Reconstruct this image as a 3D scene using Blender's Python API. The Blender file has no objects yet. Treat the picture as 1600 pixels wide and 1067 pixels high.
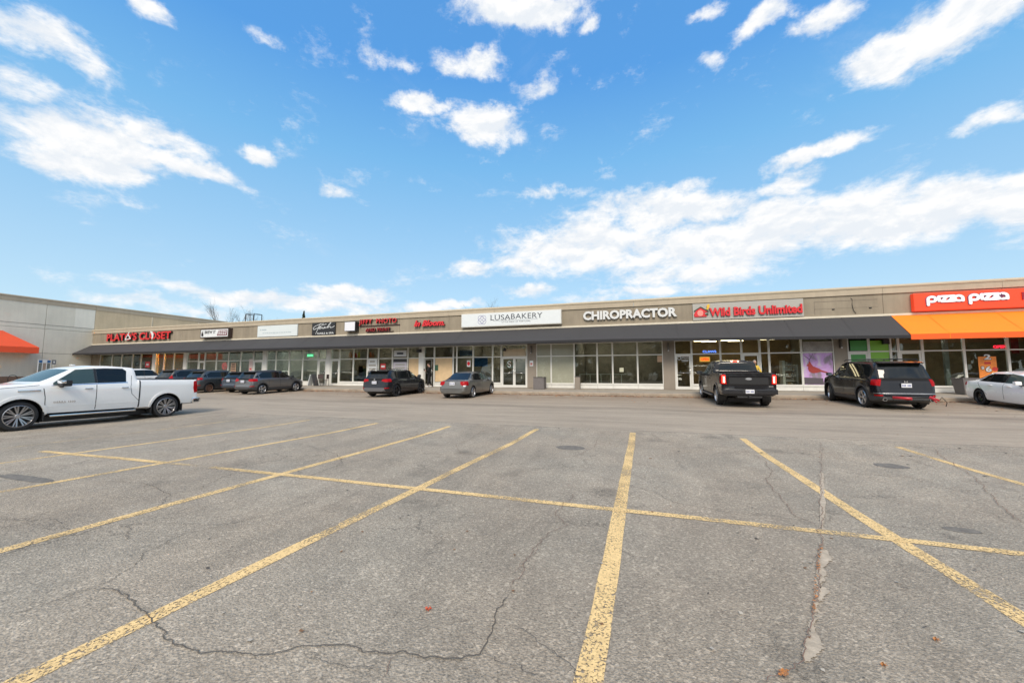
import bpy, bmesh, math, random
from mathutils import Vector, Matrix, noise as mnoise
R = math.radians
random.seed(7)
SC = bpy.context.scene
COL = SC.collection

# ------------------------------------------------------------------ camera
F_PX, PITCH, YAW = 607.0, math.atan(50.5/607.0), R(18.1)
cam_d = bpy.data.cameras.new("camera"); cam = bpy.data.objects.new("camera", cam_d); COL.objects.link(cam)
cam_d.sensor_width = 36.0; cam_d.lens = F_PX/1600*36.0; cam_d.clip_start = 0.05; cam_d.clip_end = 3000
cam.location = (0, 0, 0); cam.rotation_euler = (R(90)+PITCH, 0, YAW)
SC.camera = cam

# ------------------------------------------------------------------ exposure, world, sun
SC.view_settings.view_transform = 'Standard'; SC.view_settings.look = 'None'
SC.view_settings.exposure = 0.85; SC.view_settings.gamma = 1.0; SC.view_settings.use_curve_mapping = False
SUN_EL, SUN_AZ = R(44), R(170)        # azimuth measured clockwise from +Y
world = bpy.data.worlds.new("World"); SC.world = world; world.use_nodes = True
sd = bpy.data.lights.new("sun", 'SUN'); sd.energy = 1.6; sd.angle = R(20); sd.color = (1.0, .885, .74)
sun = bpy.data.objects.new("sun", sd); COL.objects.link(sun)
sv = Vector((math.sin(SUN_AZ)*math.cos(SUN_EL), math.cos(SUN_AZ)*math.cos(SUN_EL), math.sin(SUN_EL)))
sun.rotation_euler = sv.to_track_quat('Z', 'Y').to_euler()


class NT:
    """small helper for node trees"""
    def __init__(s, tree): s.t = tree; s.n = tree.nodes; s.l = tree.links
    def new(s, typ, **kw):
        n = s.n.new(typ)
        for k, v in kw.items(): setattr(n, k, v)
        return n
    def put(s, sock, v):
        if hasattr(v, 'is_linked') or isinstance(v, bpy.types.NodeSocket): s.l.new(v, sock)
        else: sock.default_value = v
    def m(s, op, a, b=0.0, c=0.0, clamp=False):
        n = s.new('ShaderNodeMath', operation=op, use_clamp=clamp)
        s.put(n.inputs[0], a); s.put(n.inputs[1], b)
        if len(n.inputs) > 2: s.put(n.inputs[2], c)
        return n.outputs[0]
    def vm(s, op, a, b=(0, 0, 0)):
        n = s.new('ShaderNodeVectorMath', operation=op)
        s.put(n.inputs[0], a)
        if op == 'SCALE': s.put(n.inputs[3], b)
        else: s.put(n.inputs[1], b)
        return n.outputs[1] if op in ('LENGTH', 'DOT_PRODUCT') else n.outputs[0]
    def mr(s, v, a, b, c=0.0, d=1.0, smooth=False):
        n = s.new('ShaderNodeMapRange'); n.interpolation_type = 'SMOOTHSTEP' if smooth else 'LINEAR'
        s.put(n.inputs[0], v); s.put(n.inputs[1], a); s.put(n.inputs[2], b); s.put(n.inputs[3], c); s.put(n.inputs[4], d)
        return n.outputs[0]
    def mix(s, f, a, b, blend='MIX'):
        n = s.new('ShaderNodeMix', data_type='RGBA', blend_type=blend)
        s.put(n.inputs[0], f); s.put(n.inputs[6], a); s.put(n.inputs[7], b)
        return n.outputs[2]
    def noise(s, vec, scale, detail=4.0, rough=.55, dist=0.0, out=0):
        n = s.new('ShaderNodeTexNoise'); s.put(n.inputs['Vector'], vec)
        n.inputs['Scale'].default_value = scale; n.inputs['Detail'].default_value = detail
        n.inputs['Roughness'].default_value = rough; n.inputs['Distortion'].default_value = dist
        return n.outputs[out]
    def voro(s, vec, scale, feature='F1', out=0):
        n = s.new('ShaderNodeTexVoronoi', feature=feature); s.put(n.inputs['Vector'], vec)
        n.inputs['Scale'].default_value = scale
        return n.outputs[out]


def pray(x, y):
    """pixel of the 1600 x 1067 photograph -> world direction"""
    d = (x-800.0, F_PX, 533.5-y)
    c, s = math.cos(PITCH), math.sin(PITCH)
    r = (d[0], d[1]*c-d[2]*s, d[1]*s+d[2]*c)
    c, s = math.cos(YAW), math.sin(YAW)
    return Vector((r[0]*c-r[1]*s, r[0]*s+r[1]*c, r[2]))


SKY_STRENGTH = 0.1
W = NT(world.node_tree); W.n.clear()
w_out = W.new('ShaderNodeOutputWorld'); bg = W.new('ShaderNodeBackground'); bg.inputs[1].default_value = SKY_STRENGTH
W.l.new(bg.outputs[0], w_out.inputs[0])
skyt = W.new('ShaderNodeTexSky', sky_type='NISHITA'); skyt.sun_disc = False
skyt.sun_elevation = SUN_EL; skyt.sun_rotation = SUN_AZ; skyt.air_density = 1.0; skyt.dust_density = 0.6; skyt.ozone_density = 2.2
tc = W.new('ShaderNodeTexCoord'); sep = W.new('ShaderNodeSeparateXYZ'); W.l.new(tc.outputs['Generated'], sep.inputs[0])
az = W.m('ARCTAN2', sep.outputs[0], sep.outputs[1]); el = W.m('ARCSINE', sep.outputs[2])
comb = W.new('ShaderNodeCombineXYZ'); W.l.new(az, comb.inputs[0]); W.l.new(el, comb.inputs[1]); V0 = comb.outputs[0]
warp = W.vm('SCALE', W.vm('SUBTRACT', W.noise(V0, 6.0, 5.0, .6, out=1), (.5, .5, .5)), .11)
VD = W.vm('ADD', V0, warp)
BLOBS = [(1150,375,330,42,1.0),(900,385,120,40,1.),(1010,335,120,32,1.),(1100,325,90,26,.9),(1210,335,70,32,1.),(1340,360,150,32,1.),
 (1480,330,130,42,1.1),(1580,318,90,42,1.1),(1080,425,150,20,.85),(820,415,45,18,.8),(745,425,38,15,.9),(1230,283,46,16,.75),(1270,240,85,13,.85),
 (1060,292,70,12,.6),(870,297,60,9,.5),(1030,455,110,12,.7),(1400,72,95,36,1.05),(1500,35,130,40,1.05),(1345,100,42,20,.8),(1190,25,48,20,.95),
 (1285,20,50,20,.75),(1110,92,22,14,.5),(1112,12,28,10,.6),(825,12,95,32,1.0),(919,40,20,15,.8),(735,98,50,24,.85),(762,195,62,24,1.05),
 (668,160,58,14,.85),(836,135,34,16,.6),(612,90,42,14,.65),(120,218,145,34,1.0),(125,262,105,20,1.05),(60,235,70,20,.8),(265,225,70,24,.8),
 (290,262,90,16,.95),(402,240,25,13,.85),(60,60,95,30,.8),(120,95,70,18,.6),(20,130,60,26,.6),(238,15,38,15,.8),(412,46,34,9,.6),
 (450,470,180,13,.95),(545,460,62,13,1.05),(395,466,60,8,.7),(690,477,55,8,.9),(820,458,40,9,.7),(515,297,30,9,.5),(1540,198,50,9,.5),
 (1455,300,30,7,.5),(250,482,120,9,.6),(950,470,80,8,.5)]
mask = None
for (bx, by, brx, bry, bs) in BLOBS:
    c0 = pray(bx, by).normalized(); c1 = pray(bx+brx, by).normalized(); c2 = pray(bx, by-bry).normalized()
    A = lambda v: (math.atan2(v.x, v.y), math.asin(v.z))
    a0, a1, a2 = A(c0), A(c1), A(c2)
    ra = max(.02, math.hypot(a1[0]-a0[0], 0)); re = max(.012, abs(a2[1]-a0[1]))
    d = W.vm('LENGTH', W.vm('MULTIPLY', W.vm('SUBTRACT', VD, (a0[0], a0[1], 0)), (1/(ra*1.38), 1/(re*1.5), 0)))
    g = W.mr(d, 0.15, 1.25, bs, 0.0, True)
    mask = g if mask is None else W.m('MAXIMUM', mask, g)
vs = W.vm('MULTIPLY', V0, (1.0, 1.9, 1.0))
n1 = W.noise(vs, 7.5, 9.0, .62, .25)
n2 = W.noise(W.vm('ADD', vs, (0, .035, 0)), 7.5, 9.0, .62, .25)
back = W.m('ADD', W.mr(sep.outputs[1], .12, -.35, 0, .62, True), W.mr(sep.outputs[2], .76, .92, 0, .55, True))  # cloud added out of view, behind and overhead, for softer neutral light
dens = W.m('ADD', W.m('MAXIMUM', mask, back), W.m('MULTIPLY', W.m('SUBTRACT', n1, .5), 2.1))
dens = W.m('SUBTRACT', dens, W.m('MULTIPLY', W.m('ABSOLUTE', W.m('SUBTRACT', W.noise(vs, 19.0, 8, .7), .5)), 1.2))
cl = W.mr(dens, .07, .84, 0, 1, True)
thin = W.mr(W.noise(vs, 3.0, 10.0, .7, .6), .56, .85, 0, .16, True)
cl = W.m('MAXIMUM', cl, thin)
shade = W.mr(W.m('SUBTRACT', n1, n2), -.07, .07, 0.0, 1.0)
ccol = W.mix(shade, (4.7, 4.95, 5.25, 1), (5.65, 5.65, 5.65, 1))
hs = W.new('ShaderNodeHueSaturation'); hs.inputs['Saturation'].default_value = 1.18; hs.inputs['Value'].default_value = 1.0
W.l.new(skyt.outputs[0], hs.inputs['Color'])
# deep blue overhead paling to the horizon: Nishita sky tinted towards the day's colour
rmp = W.new('ShaderNodeValToRGB'); W.l.new(W.mr(el, 0, R(70)), rmp.inputs[0]); cr_ = rmp.color_ramp
for i, (p_, c_) in enumerate([(0, (.66, .84, .92)), (.12, (.52, .75, .91)), (.25, (.37, .65, .91)), (.41, (.21, .53, .89)), (.55, (.11, .38, .84)), (1, (.10, .30, .70))]):
    e_ = cr_.elements[i] if i < 2 else cr_.elements.new(p_)
    e_.position = p_; e_.color = (*c_, 1)
rs = W.vm('SCALE', rmp.outputs[0], 1.03/(SKY_STRENGTH*1.80))
skc = W.mix(.82, hs.outputs[0], rs)
ccol = W.vm('SCALE', ccol, W.mr(sep.outputs[1], .1, -.5, 1.0, 1.4, True))       # unseen clouds behind the camera brightened to fill the shaded car sides
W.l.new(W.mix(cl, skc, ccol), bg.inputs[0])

# ------------------------------------------------------------------ materials
MAT = {}
def pmat(name, col, rough=.6, metal=0.0, spec=.5, coat=0.0, emit=None, es=0.0, var=0.0, vscale=3.0, bump=0.0, bscale=40.0, alpha=None):
    if name in MAT: return MAT[name]
    m = bpy.data.materials.new(name); m.use_nodes = True; T = NT(m.node_tree); b = T.n['Principled BSDF']
    b.inputs['Base Color'].default_value = (*col, 1); b.inputs['Roughness'].default_value = rough
    b.inputs['Metallic'].default_value = metal; b.inputs['Specular IOR Level'].default_value = spec
    b.inputs['Coat Weight'].default_value = coat; b.inputs['Coat Roughness'].default_value = .04
    if emit: b.inputs['Emission Color'].default_value = (*emit, 1); b.inputs['Emission Strength'].default_value = es
    if var or bump:
        tcn = T.new('ShaderNodeTexCoord'); o = tcn.outputs['Object']
        if var:
            nz = T.m('ADD', T.m('MULTIPLY', T.noise(o, vscale, 6, .6), .65), T.m('MULTIPLY', T.noise(o, vscale*9, 5, .65), .35))
            f = T.mr(nz, .32, .68, 1-var, 1+var)
            T.l.new(T.vm('SCALE', (*col,), f), b.inputs['Base Color'])
            T.l.new(T.mr(nz, .3, .7, max(0.02, rough-.08), min(1, rough+.08)), b.inputs['Roughness'])
        if bump:
            bn = T.new('ShaderNodeBump'); bn.inputs['Strength'].default_value = bump; bn.inputs['Distance'].default_value = .01
            T.l.new(T.noise(o, bscale, 5, .6), bn.inputs['Height']); T.l.new(bn.outputs[0], b.inputs['Normal'])
    MAT[name] = m
    return m

def asphalt():
    m = bpy.data.materials.new('asphalt'); m.use_nodes = True; T = NT(m.node_tree); b = T.n['Principled BSDF']
    o = T.new('ShaderNodeTexCoord').outputs['Object']
    sp = T.new('ShaderNodeSeparateXYZ'); T.l.new(o, sp.inputs[0])
    # the aisle is a newer, smoother, slightly warmer strip of paving
    wob = T.m('MULTIPLY', T.m('SUBTRACT', T.noise(o, 1.3, 4, .6), .5), .22)
    ys = T.m('ADD', sp.outputs[1], wob)
    edge = T.mr(ys, 11.66, 11.72, 0, 1)
    cell = T.voro(o, 95.0, out=1); csep = T.new('ShaderNodeSeparateColor'); T.l.new(cell, csep.inputs[0])
    cell2 = T.voro(o, 52.0, out=1); csep2 = T.new('ShaderNodeSeparateColor'); T.l.new(cell2, csep2.inputs[0])
    pit = T.voro(o, 60.0)
    big = T.noise(o, .28, 5, .62); mid = T.noise(o, 2.3, 6, .65)
    stre = T.noise(T.vm('MULTIPLY', o, (.16, 1.3, 1)), 1.6, 6, .65)
    agg = T.m('ADD', T.mr(csep.outputs[0], 0, 1, -.25, .25), T.m('MULTIPLY', T.m('POWER', csep2.outputs[1], 6.0), .55))
    agg = T.m('SUBTRACT', agg, T.mr(T.noise(o, 38, 5, .7), .52, .72, 0, .42))
    near = T.m('ADD', 1.0, agg)
    near = T.m('MULTIPLY', near, T.mr(big, .3, .7, .86, 1.14))
    near = T.m('MULTIPLY', near, T.mr(mid, .3, .7, .90, 1.10))
    # oil drips and old damp marks scattered through the bays
    vd = T.voro(T.vm('ADD', o, T.vm('SCALE', T.noise(o, 3.0, 4, .6, out=1), .5)), .75)
    spot = T.m('MULTIPLY', T.mr(vd, .05, .30, 1, 0, True), T.mr(T.noise(o, .6, 3, .5), .46, .6))
    near = T.m('MULTIPLY', near, T.m('SUBTRACT', 1.0, T.m('MULTIPLY', spot, .30)))
    streaks = T.noise(T.vm('MULTIPLY', o, (1.4, .22, 1)), 1.3, 6, .7)
    near = T.m('MULTIPLY', near, T.mr(streaks, .35, .65, .91, 1.07))
    ncol = T.mix(T.mr(T.noise(o, .5, 4, .6), .35, .65), (.335, .282, .218, 1), (.315, .276, .220, 1))
    ncol0 = ncol
    far = T.m('MULTIPLY', T.mr(stre, .3, .7, .80, 1.16), T.mr(mid, .3, .7, .94, 1.06))
    far = T.m('MULTIPLY', far, T.m('ADD', 1.0, T.m('MULTIPLY', agg, .30)))
    # faint hairline crazing of the old surface
    vw = T.vm('ADD', o, T.vm('SCALE', T.noise(o, 1.6, 7, .68, out=1), 1.1))
    hair = T.mr(T.voro(vw, .62, 'DISTANCE_TO_EDGE'), .0, .011, 1, 0); hair2 = T.mr(T.voro(vw, 2.1, 'DISTANCE_TO_EDGE'), .0, .02, 1, 0)
    hm = T.mr(T.noise(o, .45, 3, .6), .44, .60); hm2 = T.mr(T.noise(T.vm('ADD', o, (7, 3, 0)), .7, 3, .6), .54, .66)
    near = T.m('MULTIPLY', near, T.m('SUBTRACT', 1.0, T.m('MULTIPLY', T.m('MAXIMUM', T.m('MULTIPLY', hair, hm), T.m('MULTIPLY', hair2, hm2)), .55)))
    ncol = T.vm('SCALE', ncol0, near)
    # darker band along the parking row, lighter driving lanes
    lane = T.m('ADD', sp.outputs[1], T.m('MULTIPLY', T.m('SUBTRACT', T.noise(o, .35, 3, .5), .5), 1.6))
    band = T.mr(T.m('ABSOLUTE', T.m('SUBTRACT', lane, 16.6)), 0.0, .7, .78, 1.0, True)
    far = T.m('MULTIPLY', far, band)
    fcol = T.mix(T.mr(lane, 15.5, 21), (.345, .288, .222, 1), (.315, .252, .187, 1))
    dirt = T.m('MULTIPLY', T.mr(ys, 19.5, 22.6, 0, .8), T.mr(T.noise(o, 1.1, 6, .65), .42, .62))
    fcol = T.mix(dirt, T.vm('SCALE', fcol, far), (.235, .165, .115, 1))
    gap = T.mr(T.m('ABSOLUTE', T.m('SUBTRACT', ys, 11.69)), 0.0, .035, .55, 1.0)
    col = T.vm('SCALE', T.mix(edge, ncol, fcol), gap)
    T.l.new(col, b.inputs['Base Color'])
    T.l.new(T.mr(mid, .3, .7, .74, .9), b.inputs['Roughness']); b.inputs['Specular IOR Level'].default_value = .35
    h = T.m('ADD', T.m('MULTIPLY', pit, .8), T.m('MULTIPLY', T.noise(o, 70, 5, .7), .8))
    bn = T.new('ShaderNodeBump'); T.l.new(T.mr(edge, 0, 1, .8, .25), bn.inputs['Strength']); bn.inputs['Distance'].default_value = .012
    T.l.new(h, bn.inputs['Height']); T.l.new(bn.outputs[0], b.inputs['Normal'])
    return m

def worn_paint(name, col, thr):
    m = bpy.data.materials.new(name); m.use_nodes = True; T = NT(m.node_tree); b = T.n['Principled BSDF']
    o = T.new('ShaderNodeTexCoord').outputs['Object']
    f = T.m('ADD', T.m('MULTIPLY', T.noise(o, 45, 5, .75), .6), T.m('MULTIPLY', T.noise(o, 1.1, 6, .65), .4))
    f = T.m('ADD', f, T.mr(T.noise(o, .8, 4, .6), .35, .65, -.045, .035))
    chip = T.mr(T.voro(o, 60.0), .55, .75, 0, .12)
    f = T.m('SUBTRACT', f, chip)
    a = T.mr(f, thr-.03, thr+.05, 0, 1)
    T.l.new(T.vm('SCALE', (*col,), T.mr(T.noise(o, 20, 4, .6), .3, .7, .82, 1.12)), b.inputs['Base Color'])
    b.inputs['Roughness'].default_value = .75
    tr = T.new('ShaderNodeBsdfTransparent'); mx = T.new('ShaderNodeMixShader')
    T.l.new(a, mx.inputs[0]); T.l.new(tr.outputs[0], mx.inputs[1]); T.l.new(b.outputs[0], mx.inputs[2])
    T.l.new(mx.outputs[0], T.n['Material Output'].inputs[0])
    return m

def shop_glass(name, tint=(.70, .74, .70), refl=.035):
    m = bpy.data.materials.new(name); m.use_nodes = True; T = NT(m.node_tree); T.n.remove(T.n['Principled BSDF'])
    g = T.new('ShaderNodeBsdfGlossy'); g.inputs['Roughness'].default_value = .0; g.inputs['Color'].default_value = (.95, 1, .99, 1)
    tr = T.new('ShaderNodeBsdfTransparent'); tr.inputs['Color'].default_value = (*tint, 1)
    lw = T.new('ShaderNodeLayerWeight'); lw.inputs['Blend'].default_value = .25
    o = T.new('ShaderNodeTexCoord').outputs['Object']
    bn = T.new('ShaderNodeBump'); bn.inputs['Strength'].default_value = .12; bn.inputs['Distance'].default_value = .02
    T.l.new(T.noise(o, .9, 2, .5), bn.inputs['Height']); T.l.new(bn.outputs[0], g.inputs['Normal'])
    f = T.m('ADD', refl, T.m('MULTIPLY', lw.outputs['Fresnel'], .8), clamp=True)
    mx = T.new('ShaderNodeMixShader'); T.l.new(f, mx.inputs[0]); T.l.new(tr.outputs[0], mx.inputs[1]); T.l.new(g.outputs[0], mx.inputs[2])
    T.l.new(mx.outputs[0], T.n['Material Output'].inputs[0])
    return m

def car_paint(name, col, metal=.0, rough=.3, dirt=.15):
    m = bpy.data.materials.new(name); m.use_nodes = True; T = NT(m.node_tree); b = T.n['Principled BSDF']
    o = T.new('ShaderNodeTexCoord').outputs['Object']; sp = T.new('ShaderNodeSeparateXYZ'); T.l.new(o, sp.inputs[0])
    low = T.mr(T.m('ADD', sp.outputs[2], T.m('MULTIPLY', T.noise(o, 3, 5, .6), .5)), .45, 1.15, dirt, dirt*.12)
    T.l.new(T.mix(low, (*col, 1), (.30, .27, .22, 1)), b.inputs['Base Color'])
    b.inputs['Metallic'].default_value = metal
    T.l.new(T.m('ADD', rough, T.m('MULTIPLY', low, .6)), b.inputs['Roughness'])
    dk = max(col) < .03; b.inputs['Coat Weight'].default_value = .45 if dk else .8; b.inputs['Coat Roughness'].default_value = .06
    if dk: b.inputs['Specular IOR Level'].default_value = .25
    return m

def stucco(name, col, var=.15):
    """rendered wall panels with faint weathering streaks"""
    m = bpy.data.materials.new(name); m.use_nodes = True; T = NT(m.node_tree); b = T.n['Principled BSDF']
    o = T.new('ShaderNodeTexCoord').outputs['Object']
    st = T.noise(T.vm('MULTIPLY', o, (1.0, 1.0, .12)), 3.0, 6, .65)
    bl = T.noise(o, .55, 5, .6); fi = T.noise(o, 55, 4, .6)
    f = T.m('MULTIPLY', T.mr(st, .3, .7, 1-var, 1+var*.6), T.mr(bl, .3, .7, 1-var, 1+var))
    f = T.m('MULTIPLY', f, T.mr(fi, .3, .7, .94, 1.06))
    T.l.new(T.vm('SCALE', (*col,), f), b.inputs['Base Color']); b.inputs['Roughness'].default_value = .85
    bn = T.new('ShaderNodeBump'); bn.inputs['Strength'].default_value = .35; bn.inputs['Distance'].default_value = .006
    T.l.new(fi, bn.inputs['Height']); T.l.new(bn.outputs[0], b.inputs['Normal'])
    return m

M_ASPH = asphalt()
M_YEL = worn_paint('worn_yellow_paint', (.80, .56, .255), .42)
M_YEL2 = worn_paint('faded_yellow_paint', (.72, .53, .28), .50)
M_CRACK = pmat('crack_dark', (.105, .088, .07), .95, var=.3, vscale=8)
M_CRACK2 = pmat('crack_rust', (.20, .125, .09), .95, var=.3, vscale=8)
M_SAND = pmat('crack_sand', (.43, .36, .275), .95, var=.30, vscale=14, bump=.5)
M_TAR = pmat('tar_patch', (.165, .148, .125), .85, var=.45, vscale=11, bump=.6)
M_KERB = pmat('kerb_concrete', (.34, .28, .215), .9, var=.28, vscale=2.2, bump=.4)
M_WALK = pmat('sidewalk_concrete', (.32, .28, .23), .9, var=.16, vscale=1.5, bump=.25)
M_TAUPE = stucco('fascia_taupe', (.295, .25, .185))
M_BEIGE = stucco('parapet_beige', (.44, .375, .28), .07)
M_CREAM = pmat('cornice_cream', (.66, .60, .48), .7, var=.10, vscale=2)
M_CAP = pmat('parapet_cap_metal', (.58, .50, .37), .5, var=.06)
M_PILL = stucco('pillar_stone', (.28, .24, .195), .08)
M_GREYW = stucco('grey_stucco', (.70, .665, .56), .06)
M_GREYW2 = stucco('grey_stucco_pale', (.78, .75, .65), .05)
M_TANW = stucco('tan_stucco', (.58, .47, .315), .08)
M_BRICK = pmat('brown_brick', (.26, .16, .11), .9, var=.25, vscale=12)
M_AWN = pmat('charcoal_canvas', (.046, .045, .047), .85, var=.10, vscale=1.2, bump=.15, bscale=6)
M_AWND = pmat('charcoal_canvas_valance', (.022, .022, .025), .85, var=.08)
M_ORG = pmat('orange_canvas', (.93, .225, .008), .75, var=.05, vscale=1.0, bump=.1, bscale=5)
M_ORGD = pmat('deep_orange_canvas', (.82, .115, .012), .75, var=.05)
M_REDC = pmat('red_canvas', (.80, .095, .03), .75, var=.06, vscale=1.2)
M_SOFF = pmat('dark_soffit', (.06, .058, .055), .8)
M_ALU = pmat('white_aluminium', (.72, .71, .66), .42, var=.06)
M_PANEL = pmat('white_panel', (.74, .73, .68), .55, var=.10, vscale=2)
M_GLASS = shop_glass('storefront_glass')
M_GLASSB = shop_glass('bright_storefront_glass', (.84, .86, .82), .02)
M_FROST = pmat('frosted_film', (.34, .34, .26), .25, coat=.5, var=.10, vscale=1)
M_PLY = pmat('plywood', (.66, .48, .28), .8, var=.14, vscale=3)
M_BLK = pmat('black_plastic', (.018, .018, .019), .5)
M_RUB = pmat('tyre_rubber', (.022, .022, .023), .8, var=.2, vscale=12)
M_CHR = pmat('chrome', (.75, .76, .78), .12, 1.0)
M_ALLOY = pmat('silver_alloy', (.55, .55, .56), .28, .9)
M_ALLOYD = pmat('black_alloy', (.02, .02, .022), .3, .4)
M_RUST = pmat('rusty_steel_wheel', (.16, .085, .055), .8, .2, var=.3, vscale=10)
M_CGL = pmat('car_glass', (.010, .012, .012), .04, spec=.45)
M_CGL2 = pmat('light_car_glass', (.05, .078, .072), .04, spec=.6)
M_TAIL = pmat('tail_lamp_red', (.36, .004, .006), .15, spec=.2)
M_TAILON = pmat('brake_lamp_lit', (.7, .02, .02), .2, emit=(1.0, .05, .03), es=3.2)
M_TAILHOT = pmat('brake_lamp_core', (1, .6, .5), .2, emit=(1.0, .55, .38), es=7)
M_REFL = pmat('white_lens', (.75, .75, .75), .1, coat=1.0)
M_PLATE = pmat('number_plate', (.72, .73, .76), .5)
M_PLBL = pmat('plate_blue', (.04, .07, .28), .5)
M_WHITE = pmat('sign_white', (.72, .74, .74), .45, var=.02)
M_RED = pmat('sign_red', (.52, .012, .016), .35, coat=.3, emit=(.9, .02, .02), es=.10)
M_REDDK = pmat('sign_return_dark', (.055, .02, .02), .5)
M_BLACK = pmat('sign_black', (.02, .02, .021), .4)
M_TXT = pmat('sign_text_dark', (.05, .06, .075), .5)
M_GREY = pmat('sign_grey', (.40, .385, .35), .6, var=.04)
M_SKIN = pmat('skin', (.48, .28, .20), .55)

# ------------------------------------------------------------------ object helpers
def tag(o, label=None, cat=None, group=None, kind=None):
    if label: o['label'] = label
    if cat: o['category'] = cat
    if group: o['group'] = group
    if kind: o['kind'] = kind
    return o

def empty(name, loc, label, cat, group=None, rot=(0, 0, 0)):
    o = bpy.data.objects.new(name, None); COL.objects.link(o); o.location = loc; o.rotation_euler = rot
    o.empty_display_size = .3
    return tag(o, label, cat, group)

def link(name, me, parent=None):
    o = bpy.data.objects.new(name, me); COL.objects.link(o)
    if parent is not None: o.parent = parent
    return o

def place_at(o, parent):
    """child mesh holds world coordinates while its root stands elsewhere (unrotated)"""
    p = parent; off = Vector((0, 0, 0))
    while p is not None: off += p.location; p = p.parent
    o.location = o.location - off

def finish(bm, name, mats, parent=None, smooth=False, ang=35, bevel=0, world_=False):
    if bevel:
        bmesh.ops.bevel(bm, geom=[e for e in bm.edges if len(e.link_faces) == 2 and e.calc_face_angle(0) > R(30)],
                        offset=bevel, segments=2, affect='EDGES', profile=.6)
    bmesh.ops.recalc_face_normals(bm, faces=bm.faces)
    if smooth:
        for f in bm.faces: f.smooth = True
        for e in bm.edges:
            if len(e.link_faces) == 2 and e.calc_face_angle(0) > R(ang): e.smooth = False
    me = bpy.data.meshes.new(name); bm.to_mesh(me); bm.free()
    for m in (mats if isinstance(mats, (list, tuple)) else [mats]): me.materials.append(m)
    o = link(name, me, parent)
    if world_ and parent is not None: place_at(o, parent)
    return o

def bx(bm, x0, x1, y0, y1, z0, z1, mi=0):
    v = [bm.verts.new((x, y, z)) for x in (x0, x1) for y in (y0, y1) for z in (z0, z1)]
    fs = [bm.faces.new([v[i] for i in q]) for q in ((0, 1, 3, 2), (4, 6, 7, 5), (0, 4, 5, 1), (2, 3, 7, 6), (0, 2, 6, 4), (1, 5, 7, 3))]
    for f in fs: f.material_index = mi
    return v

def rbx(bm, x0, x1, y0, y1, z0, z1, r, mi=0):
    t = bmesh.new(); bx(t, x0, x1, y0, y1, z0, z1, mi)
    bmesh.ops.bevel(t, geom=t.edges[:], offset=r, segments=2, affect='EDGES', profile=.6)
    merge(bm, t)

def merge(bm, t, mat=None):
    mp = {}
    for v in t.verts: mp[v] = bm.verts.new(mat @ v.co if mat else v.co)
    for f in t.faces:
        try: nf = bm.faces.new([mp[v] for v in f.verts])
        except ValueError: continue
        nf.material_index = f.material_index; nf.smooth = f.smooth
    t.free()

def prism(bm, pts, axis, a, b, mi=0):
    """extrude a 2-D outline along an axis (0=x,1=y,2=z) between a and b"""
    def P3(p, h):
        if axis == 0: return (h, p[0], p[1])
        if axis == 1: return (p[0], h, p[1])
        return (p[0], p[1], h)
    A = [bm.verts.new(P3(p, a)) for p in pts]; B = [bm.verts.new(P3(p, b)) for p in pts]
    n = len(pts)
    fs = [bm.faces.new(A), bm.faces.new(B[::-1])]
    for i in range(n): fs.append(bm.faces.new([A[i], B[i], B[(i+1) % n], A[(i+1) % n]]))
    for f in fs: f.material_index = mi

def tube(bm, pts, rad, n=8, mi=0, caps=True):
    pts = [Vector(p) for p in pts]; rings = []
    up = Vector((0, 0, 1))
    for i, p in enumerate(pts):
        d = (pts[min(i+1, len(pts)-1)]-pts[max(i-1, 0)]).normalized()
        a = d.cross(up)
        if a.length < .05: a = d.cross(Vector((0, 1, 0)))
        a.normalize(); b = d.cross(a).normalized()
        r = rad[i] if isinstance(rad, (list, tuple)) else rad
        rings.append([bm.verts.new(p+a*math.cos(2*math.pi*k/n)*r+b*math.sin(2*math.pi*k/n)*r) for k in range(n)])
    for i in range(len(rings)-1):
        for k in range(n):
            f = bm.faces.new([rings[i][k], rings[i][(k+1) % n], rings[i+1][(k+1) % n], rings[i+1][k]]); f.material_index = mi; f.smooth = True
    if caps:
        for r_ in (rings[0][::-1], rings[-1]):
            f = bm.faces.new(r_); f.material_index = mi

def lathe(bm, prof, axis, c, n=28, mi=0):
    """prof: (radius, offset along axis)"""
    rings = []
    for (r, h) in prof:
        ring = []
        for k in range(n):
            a = 2*math.pi*k/n; u, w = r*math.cos(a), r*math.sin(a)
            p = {0: (h, u, w), 1: (u, h, w), 2: (u, w, h)}[axis]
            ring.append(bm.verts.new((c[0]+p[0], c[1]+p[1], c[2]+p[2])))
        rings.append(ring)
    for i in range(len(rings)-1):
        for k in range(n):
            f = bm.faces.new([rings[i][k], rings[i][(k+1) % n], rings[i+1][(k+1) % n], rings[i+1][k]]); f.material_index = mi
    return rings

def box_obj(name, dims, mat, parent=None, bevel=0, world_=True):
    bm = bmesh.new(); bx(bm, *dims); return finish(bm, name, mat, parent, bevel=bevel, world_=world_)

# ---- text
def text_geo(s, offset=0.0, shear=0.0, extrude=.5, spacing=1.0, res=3):
    cu = bpy.data.curves.new('t', 'FONT'); cu.body = s; cu.size = 1; cu.extrude = extrude; cu.offset = offset; cu.shear = shear
    cu.space_character = spacing; cu.resolution_u = res
    o = bpy.data.objects.new('t', cu); COL.objects.link(o)
    dg = bpy.context.evaluated_depsgraph_get(); me = bpy.data.meshes.new_from_object(o.evaluated_get(dg))
    bpy.data.objects.remove(o); bpy.data.curves.remove(cu)
    return me

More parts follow.
